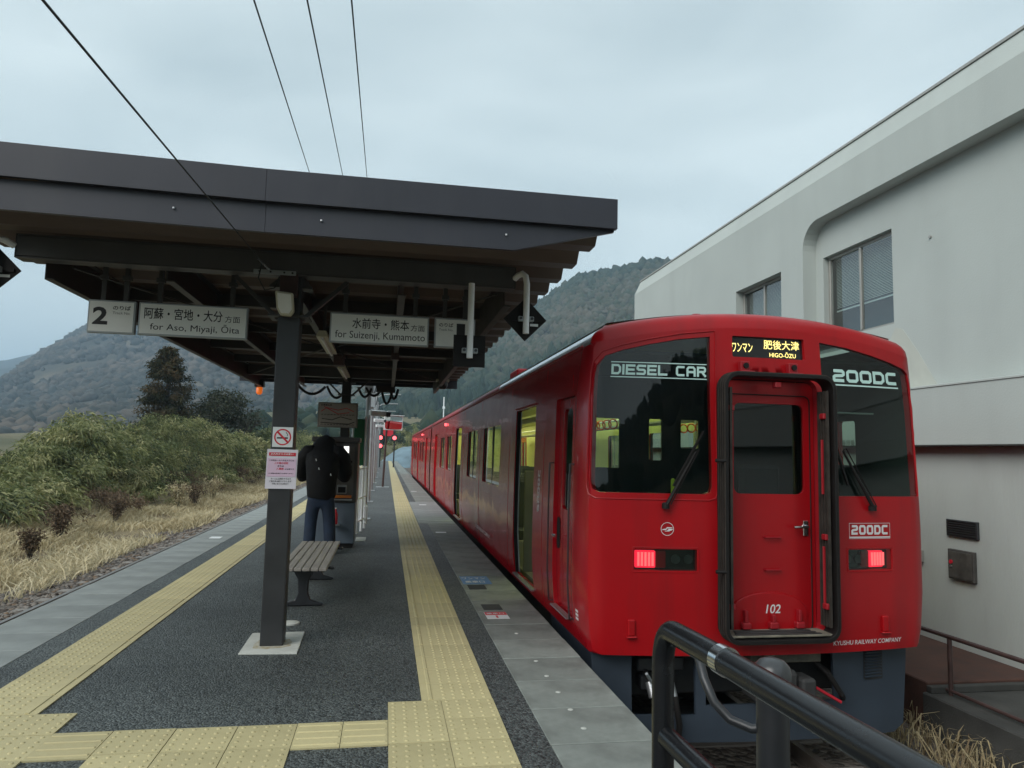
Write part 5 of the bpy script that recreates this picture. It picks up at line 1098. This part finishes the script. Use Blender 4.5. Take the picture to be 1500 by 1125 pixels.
for s_, hx in (('l', -.14), ('r', .19)):
    hz_ = 1.13 if s_ == 'l' else 1.18; sg_ = 1 if s_ == 'l' else -1
    for k in range(4):
        a = (p(hx+sg_*(-.03+.02*k), .535, hz_+.004), .011); b_ = (p(hx+sg_*(-.033+.022*k), .565+.006*(k in (1, 2)), hz_-.006), .009); c = (p(hx+sg_*(-.034+.022*k), .582+.008*(k in (1, 2)), hz_-.026), .0075)
        body.update({f'{s_}f{k}a': a, f'{s_}f{k}b': b_, f'{s_}f{k}c': c}); be += [(s_+'ha', f'{s_}f{k}a'), (f'{s_}f{k}a', f'{s_}f{k}b'), (f'{s_}f{k}b', f'{s_}f{k}c')]
    body.update({s_+'t0': (p(hx+sg_*.045, .50, hz_-.008), .013), s_+'t1': (p(hx+sg_*.056, .53, hz_-.018), .009)}); be += [(s_+'ha', s_+'t0'), (s_+'t0', s_+'t1')]
skin('body', body, be, M['skin'], PE, 2)
rings = [(.76, 0, .19, .14), (.79, 0, .205, .155), (.90, -.005, .212, .168), (1.02, -.01, .222, .178), (1.15, .0, .238, .188), (1.27, .03, .255, .190), (1.37, .075, .255, .180), (1.45, .135, .215, .165), (1.52, .20, .165, .150), (1.585, .27, .135, .130), (1.625, .33, .10, .105), (1.645, .37, .05, .06)]
b = MB(); NR = 28; V = []
for k, (z, y, rx, ry) in enumerate(rings):
    for q in range(NR): t = 6.2832*q/NR; rx_ = rx*.94; wv = 1+.022*math.sin(3*t+k*1.7)+.018*math.sin(7*t+k*2.3); V.append(p(rx_*math.cos(t)*wv, y+ry*math.sin(t)*wv, z+.012*math.sin(2*t+k)))
b.add(V, [(k*NR+q, k*NR+(q+1) % NR, (k+1)*NR+(q+1) % NR, (k+1)*NR+q) for k in range(len(rings)-1) for q in range(NR)]+[tuple((len(rings)-1)*NR+q for q in range(NR))])
for s_ in (-1, 1): b.tube([p(s_*.12, .08, 1.42), p(s_*.20, .10, 1.40), p(s_*.265, .13, 1.32), p(s_*.295, .165, 1.22), p(s_*.31, .205, 1.12), p(s_*.29, .27, 1.06), p(s_*.25, .36, 1.07), p(s_*.20, .43, 1.11+.03*(s_ > 0))], [.09, .115, .112, .10, .095, .088, .072, .055], 16)
b.build('jacket', M['jacket'], PE, smooth=80)
jn = {'p': (p(0, 0, .86), (.165, .13)), 'c': (p(0, 0, .76), (.15, .125)), 'lh': (p(-.105, 0, .70), .105), 'lk': (p(-.125, .02, .45), .092), 'lc': (p(-.13, .0, .25), .088), 'la': (p(-.135, -.01, .07), .085), 'rh': (p(.105, 0, .70), .105), 'rk': (p(.125, .03, .45), .092), 'rc': (p(.14, .01, .25), .088), 'ra': (p(.155, .0, .07), .085)}
skin('jeans', jn, [('p', 'c'), ('c', 'lh'), ('lh', 'lk'), ('lk', 'lc'), ('lc', 'la'), ('c', 'rh'), ('rh', 'rk'), ('rk', 'rc'), ('rc', 'ra')], M['jeans'], PE, 2)
for s_, x in (('l', -.138), ('r', .158)):
    skin('shoe', {'h': (p(x, -.05, .045), .045), 'm': (p(x, .04, .048), .05), 't': (p(x*1.08, .15, .036), (.042, .034))}, [('h', 'm'), ('m', 't')], M['shoe'], PE, 2)
skin('hair', {'a': (p(0, .27, 1.53), .095), 'b': (p(0, .36, 1.565), .105), 'c': (p(0, .43, 1.55), .07)}, [('a', 'b'), ('b', 'c')], M['hair'], PE, 2)
for x, z in ((-.075, 1.30), (-.03, 1.18), (.13, 1.10)): MB().obox(p(x, (-.155, -.185, -.150)[0 if z > 1.25 else 1 if z > 1.15 else 2], z), (1, 0, .3), (0, 1, 0), (-.3, 0, 1), .006, .012, .016).build('reflector', M['white'], PE, bevel=.003)

# ------------------------------------------------------------------ things along the far platform
pr_g = 'grey poles along the platform'
def pole(x, y, h, label, cams=()):
    o = thing('platform_pole', label, 'pole', (x, y, 0), pr_g); MB().tube([(x, y, 0), (x, y, h)], [.062, .052], 12).build('shaft', M['galv'], o, smooth=True)
    MB().box(x-.14, x+.14, y-.14, y+.14, -.003, .025).build('base_plate', M['galv'], o, bevel=.004)
    MB().tube([(x, y, h-.25), (x+.25, y-.1, h-.12), (x+.75, y-.2, h-.08)], .022, 8).build('arm', M['galv'], o); MB().box(x+.55, x+1.05, y-.28, y-.14, h-.11, h-.06).build('lamp_head', M['galv'], o, bevel=.01)
    MB().box(x-.09, x+.09, y-.16, y-.06, h-1.35, h-1.05).build('control_box', M['galv'], o, bevel=.006)
    MB().tube([(x+.07, y-.06, h-.3), (x+.12, y-.1, h-.6), (x+.06, y-.07, h-.95)], .014, 6).build('cable', M['wire'], o)
    for cx_, cz, L_ in cams: 
        c = MB().obox((x+cx_, y-.22, cz), (1, .55, 0), (-.55, 1, .12), (0, -.12, 1), L_, .06, .055).build('camera', M['white'], o, bevel=.008); MB().obox((x+cx_+L_*.92, y-.22+.55*L_*.92-.03, cz-.01), (1, .55, 0), (-.55, 1, .12), (0, -.12, 1), .04, .066, .05).build('camera_hood', M['cam_dark'], c)
pole(-.42, 15.4, 4.0, 'nearest grey pole beyond the canopy with a white camera', [(.22, 2.22, .20)])
for k, (y, x) in enumerate(((20.5, -.46), (26, -.50), (32, -.52), (38.5, -.55), (46, -.58), (55, -.62), (65, -.66))):
    pole(x, y, 4.0, f'{["second", "third", "fourth", "fifth", "sixth", "seventh", "farthest"][k]} grey pole beyond the canopy along the platform', [(.2, 2.5, .2)] if k < 3 else [])
gb = thing('green_notice_board', 'green notice board beyond the ticket machine', 'board', (-.52, 14.2, 0))
MB().box(-.64, -.44, 14.2, 14.28, 1.15, 2.05).build('panel', M['green'], gb, bevel=.008)
for x in (-.66, -.43): MB().tube([(x, 14.24, 0), (x, 14.24, 2.1)], .022, 8).build('post', M['pipewhite'], gb)
rf = thing('white_railing', 'low white barrier railing beside the ticket machine', 'railing', (-.42, 13.0, 0))
for x, y in ((-.47, 12.75), (-.40, 13.2), (-.36, 13.7)): MB().tube([(x, y, 0), (x, y, 1.15)], .022, 8).build('post', M['pipewhite'], rf, smooth=True)
for z in (.2, .6, 1.12): MB().tube([(-.47, 12.75, z), (-.40, 13.2, z), (-.36, 13.7, z)], .016, 8).build('bar', M['pipewhite'], rf)
for k in range(9): t = k/8; MB().tube([(-.47+.11*t, 12.75+.95*t, .2), (-.47+.11*t, 12.75+.95*t, 1.12)], .008, 6).build('baluster', M['pipewhite'], rf)
tag(MB().box(-.37, -.31, 13.5, 13.8, .1, .42).build('white_box', M['white'], None, bevel=.01), 'small white box fixed low at the end of the white railing', 'box')
mi = thing('platform_mirror', 'white framed rectangular platform mirror on a dark red post', 'mirror', (-.10, 28.6, 0))
MB().tube([(-.10, 28.6, 0), (-.03, 28.6, 2.35)], .04, 10).build('post', M['brown'], mi, smooth=True)
MB().box(-.36, .15, 28.4, 28.8, -.004, .02).build('base_plate', M['galv'], mi)
ma = RAD(17); mN = Vector((math.sin(ma), -math.cos(ma), -.06)).normalized(); mX = Vector((math.cos(ma), math.sin(ma), 0)); mZ = mX.cross(-mN)*-1
if mZ.z < 0: mZ = -mZ
mc = Vector((.22, 28.55, 2.53)); MB().obox(mc, mX, mN, mZ, .38, .03, .29).build('frame', M['white'], mi, bevel=.012)
NX = 9; V = []
for i in range(NX):
    for j in range(NX): a, c = (i/(NX-1)-.5)*.70, (j/(NX-1)-.5)*.50; V.append((mc+mX*a+mZ*c+mN*(.055-.16*(a*a+c*c)))[:])
mk('mirror_glass', V, grid(NX, NX), M['mirror'], mi, smooth=True)
MB().obox(mc+mZ*.30+mN*.05, mX, mN, mZ, .40, .10, .012).build('hood', M['white'], mi)
# red signals at the far end
def signal(x, y, z, label, n):
    o = thing('signal_post', label, 'signal', (x, y, 0), 'red signals at the far end'); MB().tube([(x, y, 0), (x, y, z+.6)], .06, 8).build('post', M['cam_dark'], o)
    for k in range(n):
        h = MB().obox((x, y-.1, z-.7*k), (1, 0, 0), (0, 1, 0), (0, 0, 1), .26, .08, .28).build('signal_head', M['cam_dark'], o, bevel=.03); MB().cyl((x, y-.20, z-.7*k), (x, y-.17, z-.7*k), .17, n=14).build('red_light', M['redlamp_hot'], h)
signal(-.55, 62, 2.5, 'left red signal light with a lower lamp at the platform end', 2); signal(.62, 62, 2.5, 'right red signal light at the platform end', 1)
rs = tag(MB().box(-.35, .5, 61.9, 61.96, 2.65, 3.6).build('red_sign_board', M['redprint'], None), 'small red board below the platform mirror between the signals', 'sign')
# tarp mound and distant pole
V = []; nx, ny = 22, 14
for i in range(nx):
    for j in range(ny): a, c = i/(nx-1), j/(ny-1); V.append((-1.5+14*a, 104+14*c, -1.1+3.4*math.sin(math.pi*min(1, a*1.02))**.7*math.sin(math.pi*c)**.6*(.75+.4*float(fbm(a*4, c*4, 3, 2)))))
tag(mk('covered_mound', V, grid(nx, ny), M['tarp'], smooth=True), 'low mound under blue grey sheeting past the platform end', 'mound')
dp = thing('distant_pole', 'thin pale pole standing beyond the train roof', 'pole', (9.2, 120, 0)); MB().tube([(9.2, 120, -1), (9.2, 120, 10.6)], .10, 8).build('shaft', M['pipewhite'], dp); MB().box(9.0, 9.4, 119.8, 120.2, 8.6, 9.0).build('fitting', M['pipewhite'], dp)

# ------------------------------------------------------------------ foreground handrail
HR = thing('handrail', 'glossy black pipe handrail with a chrome ring in the foreground', 'handrail', (.66, 1.4, 0))
M['rail_black'] = mat('rail_black', (.008, .0085, .010), .26, var=.15, vs=20, spec=.5, coat=.0)
rr = .0255
MB().tube([(.655, 1.625, -.01), (.655, 1.625, .98)]+[(.655+.0*k, 1.625-.065*(1-math.cos(t)), .98+.085*math.sin(t)) for k, t in enumerate(np.linspace(.15, math.pi/2, 7))]+[(.662, 1.40, 1.066), (.70, .1, 1.066), (.73, -1.2, 1.066)], rr, 24).build('top_rail', M['rail_black'], HR, smooth=True)
MB().tube([(.656, 1.60, .823), (.70, .1, .823), (.73, -1.2, .823)], rr*.92, 20).build('mid_rail', M['rail_black'], HR, smooth=True)
MB().tube([(.656, 1.60, .45), (.70, .1, .45), (.73, -1.2, .45)], rr*.92, 20).build('low_rail', M['rail_black'], HR, smooth=True)
MB().tube([(.6655, 1.355, 1.066), (.6665, 1.325, 1.066)], [rr+.0035]*2, 28).build('joint_ring', M['chrome'], HR, smooth=True)
MB().tube([(.7, .0, -.01), (.7, .0, 1.05)], rr, 16).build('post', M['rail_black'], HR, smooth=True)
FP = thing('fence_post', 'black steel post with a domed grey cap behind the handrail', 'post', (.985, 1.72, 0))
MB().tube([(.985, 1.72, -.01), (.985, 1.72, .90)], .040, 24).build('post', M['blackmetal'], FP, smooth=True)
MB().lathe((.985, 1.72, .90), [(.045, 0), (.047, .02), (.043, .038), (.03, .052), (.012, .058)], 24).build('cap', mat('cap_grey', (.045, .047, .05), .28), FP, smooth=True)
MB().tube([(.985, 1.72, .79), (.945, 1.75, .775), (.905, 1.79, .785), (.875, 1.82, .82), (.862, 1.85, .87), (.87, 1.9, .91)], .012, 10).build('hook', M['blackmetal'], FP, smooth=True)

# ------------------------------------------------------------------ overhead cables
def cable(a, b, sag, r, label):
    a, b = Vector(a), Vector(b); tag(MB().tube([a.lerp(b, t)-Vector((0, 0, sag*4*t*(1-t))) for t in np.linspace(0, 1, 25)], r, 6).build('overhead_cable', M['wire'], None, smooth=True), label, 'cable', 'overhead cables')
def thru(p1, y1, p2, y2):
    """3-D line through two sight points given in photograph pixels and depths"""
    def pt(px, y):
        v = _r*((px[0]-750)/1041.3)-_u*((px[1]-562.5)/1041.3)+_f; return CAM+v*(y/v.y)
    return pt(p1, y1), pt(p2, y2)
a, b = thru((343, 335), 4.30, (384, 384), 5.45); d = (a-b); cable(b, b+d*4.5, .0, .0038, 'thick dark cable running down to the canopy beam from the upper left')
MB_ = MB()
cl = thing('cable_clamp', 'bright wire ties where the thick cable meets the canopy beam', 'clamp', b)
for k in range(5): MB().obox(b+Vector((-.02+.017*k, -.02, .015-.016*k)), (1, .3, -.5), (0, 1, .4), (.5, 0, 1), .012, .008, .006).build('tie', M['chrome'], cl)
MB().tube([b, b+Vector((-.02, 0, -.12)), b+Vector((.03, 0, -.21)), b+Vector((.10, -.0, -.19)), b+Vector((.13, 0, -.1))], .005, 6).build('pigtail', M['wire'], cl)
for (p1, p2, l_) in (((372, 0), (455, 258), 'leftmost of the three thin overhead cables above the canopy'), ((450, 0), (503, 262), 'middle one of the three thin overhead cables above the canopy'), ((515, 0), (538, 265), 'rightmost of the three thin overhead cables above the canopy')):
    a, b = thru(p1, 9, p2, 27); d = b-a; cable(a-d*.9, b+d*2.2, .0, .012, l_)

# ================================================================== VEGETATION
def leaves(C, D, Lg, Wd, g_, droop=.3):
    """rhombic leaves: centres C, directions D (n,3), lengths, widths"""
    n = len(C); D = D/np.linalg.norm(D, axis=1, keepdims=True); R_ = g_.normal(size=(n, 3)); S_ = np.cross(D, R_); S_ /= np.linalg.norm(S_, axis=1, keepdims=True)+1e-9
    Lg = np.asarray(Lg)[:, None]; Wd = np.asarray(Wd)[:, None]; dz = np.zeros((n, 3)); dz[:, 2] = -(Lg[:, 0]*droop)
    V = np.stack([C, C+D*Lg*.45+S_*Wd, C+D*Lg+dz, C+D*Lg*.45-S_*Wd], 1).reshape(-1, 3); return V, np.arange(n*4).reshape(n, 4)
M['bamboo'] = tintmat('bamboo_leaf', [(.036, .052, .020), (.125, .155, .055), (.265, .275, .110), (.46, .43, .22)], .55, .3, .4)
M['conifer'] = tintmat('conifer_leaf', [(.020, .026, .013), (.045, .046, .022), (.085, .066, .032), (.14, .092, .048)], .8, .1, .2)
M['broad'] = tintmat('dark_leaf', [(.018, .027, .015), (.042, .052, .028), (.085, .088, .052)], .6, .15, .3)
M['straw'] = tintmat('dry_grass', [(.20, .145, .085), (.44, .36, .21), (.62, .53, .34), (.72, .65, .46)], .8, .25, .2)
M['drybrown'] = tintmat('dry_shrub', [(.06, .044, .032), (.13, .092, .062), (.25, .18, .12)], .9, .1, .1)
M['bark'] = mat('bark', (.055, .046, .038), .9, var=.3, vs=8); M['twig'] = mat('twig', (.12, .105, .09), .9, var=.3, vs=6); M['culm'] = mat('culm', (.16, .15, .08), .7, var=.3)
def bush(x, y, r, top, label, nl=6500, seed=1, group='bamboo bushes along the track', lf=(.16, .30), mt='bamboo'):
    g_ = np.random.default_rng(seed); sh = g_.uniform(-.12, .22); k_ = g_.uniform(.75, 1.3); lf = (lf[0]*k_, lf[1]*k_); z0 = float(bank_z(x, y)) if x < -6 else -1.2; H = top-z0
    o = thing('bamboo_bush', label, 'bush', (x, y, z0), group); st = MB(); C = []; D = []; tn = []; Lg = []
    ncl = max(40, nl//62); m_ = nl//ncl
    for i in range(ncl):           # drooping sprays of leaves on arching stems, denser towards the outside
        a = g_.uniform(0, 6.283); q = g_.random()**.45; el = g_.uniform(.02, 1)**.8*math.pi/2; rad = .55+.45*q
        lump = .80+.42*float(vnoise(a*1.6+seed, el*3+seed*.7, seed)); cx_ = x+r*rad*lump*math.cos(el)*math.cos(a); cy_ = y+r*rad*lump*math.cos(el)*math.sin(a); cz_ = z0+H*rad*lump*math.sin(el)*.98+.12
        s_ = g_.uniform(.10, .20)*min(1.6, r*.5); dr = np.array([math.cos(a)*.7+.35, math.sin(a)*.7, .25]); n_ = m_; t = g_.random(n_)
        c = np.stack([np.full(n_, cx_), np.full(n_, cy_), np.full(n_, cz_)], 1)+g_.normal(0, 1, (n_, 3))*np.array([s_, s_, s_*.7])+dr*(t*s_*2.2)[:, None]; c[:, 2] -= s_*1.1*t*t; c[:, 2] = np.maximum(c[:, 2], z0+.04)
        C.append(c); d = g_.normal(size=(n_, 3))*.7+dr; d[:, 2] -= .55*t; D.append(d); Lg.append(g_.uniform(*lf, n_)); tn.append(np.clip(g_.beta(1.6, 1.9)+sh*.7+g_.normal(0, .11, n_), 0, 1))
        if i % 5 == 0: st.tube([(x+(cx_-x)*.35, y+(cy_-y)*.35, z0), (x+(cx_-x)*.7, y+(cy_-y)*.7, z0+(cz_-z0)*.65), (cx_, cy_, cz_)], [.018, .013, .005], 4)
    C = np.concatenate(C); Lg = np.concatenate(Lg); V, F = leaves(C, np.concatenate(D), Lg, Lg*g_.uniform(.07, .12, len(C)), g_, .35)
    mk('foliage', V, F, M[mt], o, tint=np.concatenate(tn))['kind'] = 'stuff'; st.build('stems', M['culm'], o)['kind'] = 'stuff'
BL = [(-11.2, 20.5, 2.2, .1), (-11.4, 23.5, 2.0, .35), (-11.3, 26.3, 1.9, 1.0), (-11.5, 30, 2.3, 1.95), (-11.2, 33.8, 2.2, 1.85), (-11.4, 38, 2.5, 2.6), (-11.2, 43, 2.6, 2.7), (-11.0, 48.5, 2.6, 2.3), (-10.9, 54.5, 2.8, 2.2), (-10.8, 61.5, 3, 2.6), (-10.6, 70, 3.3, 3.1), (-10.2, 80, 3.6, 3.0), (-10, 92, 4, 3.0)]
nm_ = ['low bamboo bush at the left picture edge', 'second bamboo bush from the left edge', 'third bamboo bush from the left edge, sloping up', 'tall bamboo bush, fourth from the left edge', 'bamboo bush just right of the tall left one', 'tallest bamboo bush in front of the brown conifer', 'pale bamboo bush in front of the bare tree', 'bright green bamboo bush left of the notice poster', 'lower bamboo bush behind the near column', 'bamboo bush between the column and the person', 'bamboo bush behind the person at the machine', 'far bamboo bush beyond the ticket machine', 'farthest bamboo bush along the left track']
for i, (x, y, r, t) in enumerate(BL): bush(x, y, r, t, nm_[i], seed=20+i, nl=13000 if i < 9 else 6000, lf=(.14, .27) if i < 7 else (.2, .36))
for i, (x, y, r, t, l_) in enumerate(((-15.5, 37, 2.6, .9, 'bamboo bush in the back row left of the conifer'), (-16, 41, 3.2, 2.6, 'bamboo bush in the back row under the conifer'), (4.2, 122, 4.5, 4.9, 'yellow green bamboo clump past the platform end'), (9.5, 126, 4.5, 4.6, 'bamboo clump farther right past the platform end'), (-3.5, 125, 4, 3.4, 'bamboo clump left of the signals past the platform end'))): bush(x, y, r, t, l_, seed=50+i, nl=4500, lf=(.25, .5))
# low shrubs at the foot of the bamboo
for i, (x, y, r, t) in enumerate(((-9.6, 21, 1.4, -.35), (-9.3, 25.5, 1.4, -.2), (-9.4, 30, 1.3, 0), (-9.2, 35, 1.5, .1), (-9.0, 41, 1.5, .1), (-8.9, 47, 1.6, 0))):
    bush(x, y, r, t, ['first', 'second', 'third', 'fourth', 'fifth', 'farthest'][i]+' low brown green shrub from the left at the foot of the bamboo', nl=2600, seed=80+i, group='low shrubs at the foot of the bamboo', lf=(.10, .2), mt='bamboo' if i in (2, 4) else 'drybrown')

def conifer(x, y, top, r, label):
    g_ = np.random.default_rng(5); z0 = -.6; H = top-z0; o = thing('conifer_tree', label, 'tree', (x, y, z0)); MB().tube([(x, y, z0), (x+.1, y, z0+H*.5), (x, y, z0+H*.97)], [.28, .18, .03], 8).build('trunk', M['bark'], o, smooth=True)
    C = []; D = []; tn = []; br = MB()
    for i in range(150):
        h = g_.uniform(.10, .985); a = g_.uniform(0, 6.283); L_ = r*(1-h)**.62*g_.uniform(.55, 1.12)+.18; dz = g_.uniform(-.12, .28)*L_; n = int(40+95*L_); t = g_.random(n)**.6; tt = g_.uniform(.1, .8)
        ex = np.array([math.cos(a), math.sin(a)]); c = np.stack([x+ex[0]*L_*t, y+ex[1]*L_*t, z0+H*h+dz*t-.12*L_*t*t], 1)+g_.normal(0, 1, (n, 3))*np.array([.13, .13, .11])*(.6+.5*L_)
        C.append(c); d = g_.normal(size=(n, 3)); d[:, :2] += ex*.8; d[:, 2] -= .25; D.append(d); tn.append(np.clip(tt+g_.normal(0, .14, n), 0, 1)); br.tube([(x, y, z0+H*h), (x+ex[0]*L_*.8, y+ex[1]*L_*.8, z0+H*h+dz*.8)], [.03, .008], 4)
    C = np.concatenate(C); V, F = leaves(C, np.concatenate(D), g_.uniform(.12, .26, len(C)), g_.uniform(.03, .055, len(C)), g_, .3); mk('crown', V, F, M['conifer'], o, tint=np.concatenate(tn)); br.build('branches', M['bark'], o)['kind'] = 'stuff'
conifer(-15.9, 55, 8.6, 3.1, 'tall brown green conifer rising behind the bamboo')
def bare_tree(x, y, top, label, seed, nl=0, spread=.6):
    g_ = random.Random(seed); z0 = -.8; o = thing('bare_tree', label, 'tree', (x, y, z0)); b = MB(); tips = []
    def grow(p_, d, L_, r, k):
        q = p_+d*L_; mid = (p_+q)/2+Vector((g_.uniform(-1, 1), g_.uniform(-1, 1), 0))*L_*.06; b.tube([p_, mid, q], [r, r*.85, r*.66], 5 if k < 3 else 3, cap=False); tips.append((q, d))
        if k >= 6: return
        for i in range(g_.choice((2, 3)) if k else 4):
            nd = (d+Vector((g_.uniform(-1, 1), g_.uniform(-1, 1), g_.uniform(-.5, .7)))*spread*(1.1 if k else .8)).normalized(); grow(q, nd, L_*g_.uniform(.62, .85), r*.62, k+1)
    H = top-z0; grow(Vector((x, y, z0)), Vector((.05, 0, 1)), H*.26, .16, 0); b.build('trunk', M['twig'], o)
    if nl:
        q = np.random.default_rng(seed); ids = q.integers(0, len(tips), nl); C = np.array([tips[i][0] for i in ids])+q.normal(0, .28, (nl, 3)); V, F = leaves(C, q.normal(size=(nl, 3)), q.uniform(.12, .26, nl), q.uniform(.03, .07, nl), q, .2); mk('crown', V, F, M['broad'], o, tint=q.random(nl))
bare_tree(-13.4, 58, 6.4, 'grey bare tree with dark leaves right of the conifer', 3, 8000, .75); bare_tree(-10.9, 60, 5.0, 'smaller bare twiggy tree near the column', 8, 900)
bare_tree(-17.6, 60, 4.2, 'dark leafy tree low on the left of the conifer', 12, 6000)

# dry grass (uncountable)
g_ = np.random.default_rng(11); n = 110000; y = 7+75*g_.random(n)**1.7; x = -5.45-4.5*g_.random(n)**.9-.4*vnoise(y*.4, y*0, 2)
dn = fbm(x*.8, y*.45, 3, 44); ok = dn+g_.normal(0, .06, n) > np.where(x < -8.8, .54, np.where(x > -5.8, .47, .35)); x, y, dn = x[ok], y[ok], dn[ok]; n = len(x); z = np.where(x > -6.3, np.interp(x, [-6.3, -5.5], [-1.14, -1.05]), bank_z(x, y))-.02
h = g_.uniform(.10, .34, n)*(.65+.9*dn); w_ = g_.uniform(.006, .014, n)*(1+y/40); a = g_.uniform(0, 6.283, n); ln = g_.normal(0, .8, (n, 2))*h[:, None]
dx, dy = np.cos(a)*w_, np.sin(a)*w_; b0 = np.stack([x-dx, y-dy, z], 1); b1 = np.stack([x+dx, y+dy, z], 1); m0 = np.stack([x+ln[:, 0]*.35+dx*.7, y+ln[:, 1]*.35+dy*.7, z+h*.6], 1); m1 = np.stack([x+ln[:, 0]*.35-dx*.7, y+ln[:, 1]*.35-dy*.7, z+h*.6], 1); tp = np.stack([x+ln[:, 0], y+ln[:, 1], z+h*g_.uniform(.75, 1, n)], 1)
V = np.stack([b0, b1, m0, m1, tp], 1).reshape(-1, 3); i = np.arange(n)*5; F = np.concatenate([np.stack([i, i+1, i+2], 1), np.stack([i, i+2, i+3], 1), np.stack([i+3, i+2, i+4], 1)]); t = np.clip(.30+.5*fbm(x*.35, y*.3, 2, 9)+g_.normal(0, .16, n), 0, 1)
gr = mk('dry_grass', V, F, M['straw'], tint=np.tile(t, 3), origin=(-8, 30, -1)); struct(gr, 'stuff'); gr['label'] = 'straw coloured dry grass along the left track'
# dead weeds standing in the grass
def weed(x, y, h, label, mt, nl, seed):
    q = np.random.default_rng(seed); z0 = float(bank_z(x, y)); o = thing('dead_weed', label, 'plant', (x, y, z0), 'dead weeds in the dry grass'); b = MB(); C = []
    for k in range(16):
        d = q.normal(0, .20, 2)*h; b.tube([(x+d[0]*.1, y+d[1]*.1, z0), (x+d[0]*.5, y+d[1]*.5, z0+h*.6), (x+d[0], y+d[1], z0+h*q.uniform(.7, 1))], [.008, .006, .003], 4)
        t_ = q.uniform(.35, 1, nl//16); C.append(np.stack([x+d[0]*t_, y+d[1]*t_, z0+h*t_], 1)+q.normal(0, .05*h, (len(t_), 3)))
    b.build('stems', M['bark'] if mt == 'drybrown' else M['culm'], o)['kind'] = 'stuff'; C = np.concatenate(C); V, F = leaves(C, q.normal(size=(len(C), 3)), q.uniform(.05, .13, len(C)), q.uniform(.008, .02, len(C)), q, .2); mk('seed_heads', V, F, M[mt], o, tint=q.random(len(C)))['kind'] = 'stuff'
for i, (x, y, h, mt, l_) in enumerate(((-7.9, 19.5, .85, 'drybrown', 'dark brown dead weed nearest the camera in the grass'), (-7.5, 17.2, .6, 'drybrown', 'short dark dead weed by the left picture edge'), (-8.2, 24, .8, 'drybrown', 'dark dead weed in the middle of the dry grass'), (-7.6, 31, .95, 'drybrown', 'dark dead weed beside the orange clump'), (-7.9, 29.6, 1.0, 'straw', 'orange tan dead weed clump, left one'), (-7.7, 34.5, 1.05, 'straw', 'orange tan dead weed clump, right one'), (-8.6, 21.5, .7, 'drybrown', 'brown dead weed near the low shrubs'))): weed(x, y, h, l_, mt, 700, 130+i)
# ballast stones (uncountable)
q = np.random.default_rng(3); n = 9000; y = 8+45*q.random(n)**1.6; x = q.uniform(-6.3, -4.86, n); s = q.uniform(.014, .04, n)*(1+y/70)
P = IV[None, ::1]*(1+q.normal(0, .25, (n, 12, 1)))*s[:, None, None]*np.array([1.1, 1, .75])+np.stack([x, y, np.interp(x, [-6.9, -6.2, -5.4, -4.9], [-1.19, -1.13, -1.05, -.98])+s*.3], 1)[:, None]
F = (IF[None]+np.arange(n)[:, None, None]*12).reshape(-1, 3); M['stone'] = tintmat('ballast_stone', [(.05, .038, .03), (.11, .095, .085), (.22, .20, .18), (.17, .115, .075)], .9)
struct(mk('ballast_stones', P.reshape(-1, 3), F, M['stone'], tint=np.repeat(q.random(n), 20), origin=(-6, 20, -1)), 'stuff')
# dry grass tufts right of the train
q = np.random.default_rng(9); n = 650; x = 4.5+.7*q.random(n); y = 4.3+2.0*q.random(n); h = q.uniform(.1, .36, n); a = q.uniform(0, 6.28, n); ln = q.normal(0, .6, (n, 2))*h[:, None]; w_ = q.uniform(.003, .007, n); dx, dy = np.cos(a)*w_, np.sin(a)*w_; z = np.full(n, -1.06)
V = np.stack([np.stack([x-dx, y-dy, z], 1), np.stack([x+dx, y+dy, z], 1), np.stack([x+ln[:, 0]*.4+dx, y+ln[:, 1]*.4+dy, z+h*.75], 1), np.stack([x+ln[:, 0]*.4-dx, y+ln[:, 1]*.4-dy, z+h*.75], 1), np.stack([x+ln[:, 0], y+ln[:, 1], z+h*q.uniform(.5, .95, n)], 1)], 1).reshape(-1, 3); i = np.arange(n)*5
struct(mk('dry_grass', V, np.concatenate([np.stack([i, i+1, i+2], 1), np.stack([i, i+2, i+3], 1), np.stack([i+3, i+2, i+4], 1)]), M['straw'], tint=np.tile(q.random(n)*.55, 3), origin=(4.9, 5, -1.06)), 'stuff')

# ================================================================== HAZE
hm = bpy.data.materials.new('haze'); hm.use_nodes = True; hn = hm.node_tree; hn.nodes.remove(hn.nodes['Principled BSDF'])
pv = hn.nodes.new('ShaderNodeVolumePrincipled'); pv.inputs['Color'].default_value = (.60, .80, .98, 1); pv.inputs['Density'].default_value = .00036; pv.inputs['Anisotropy'].default_value = 0
hn.links.new(pv.outputs[0], hn.nodes['Material Output'].inputs['Volume'])
hz_ = MB().box(-5100, 5100, -700, 6100, -2.5, 480).build('haze', hm, None); struct(hz_, 'stuff')
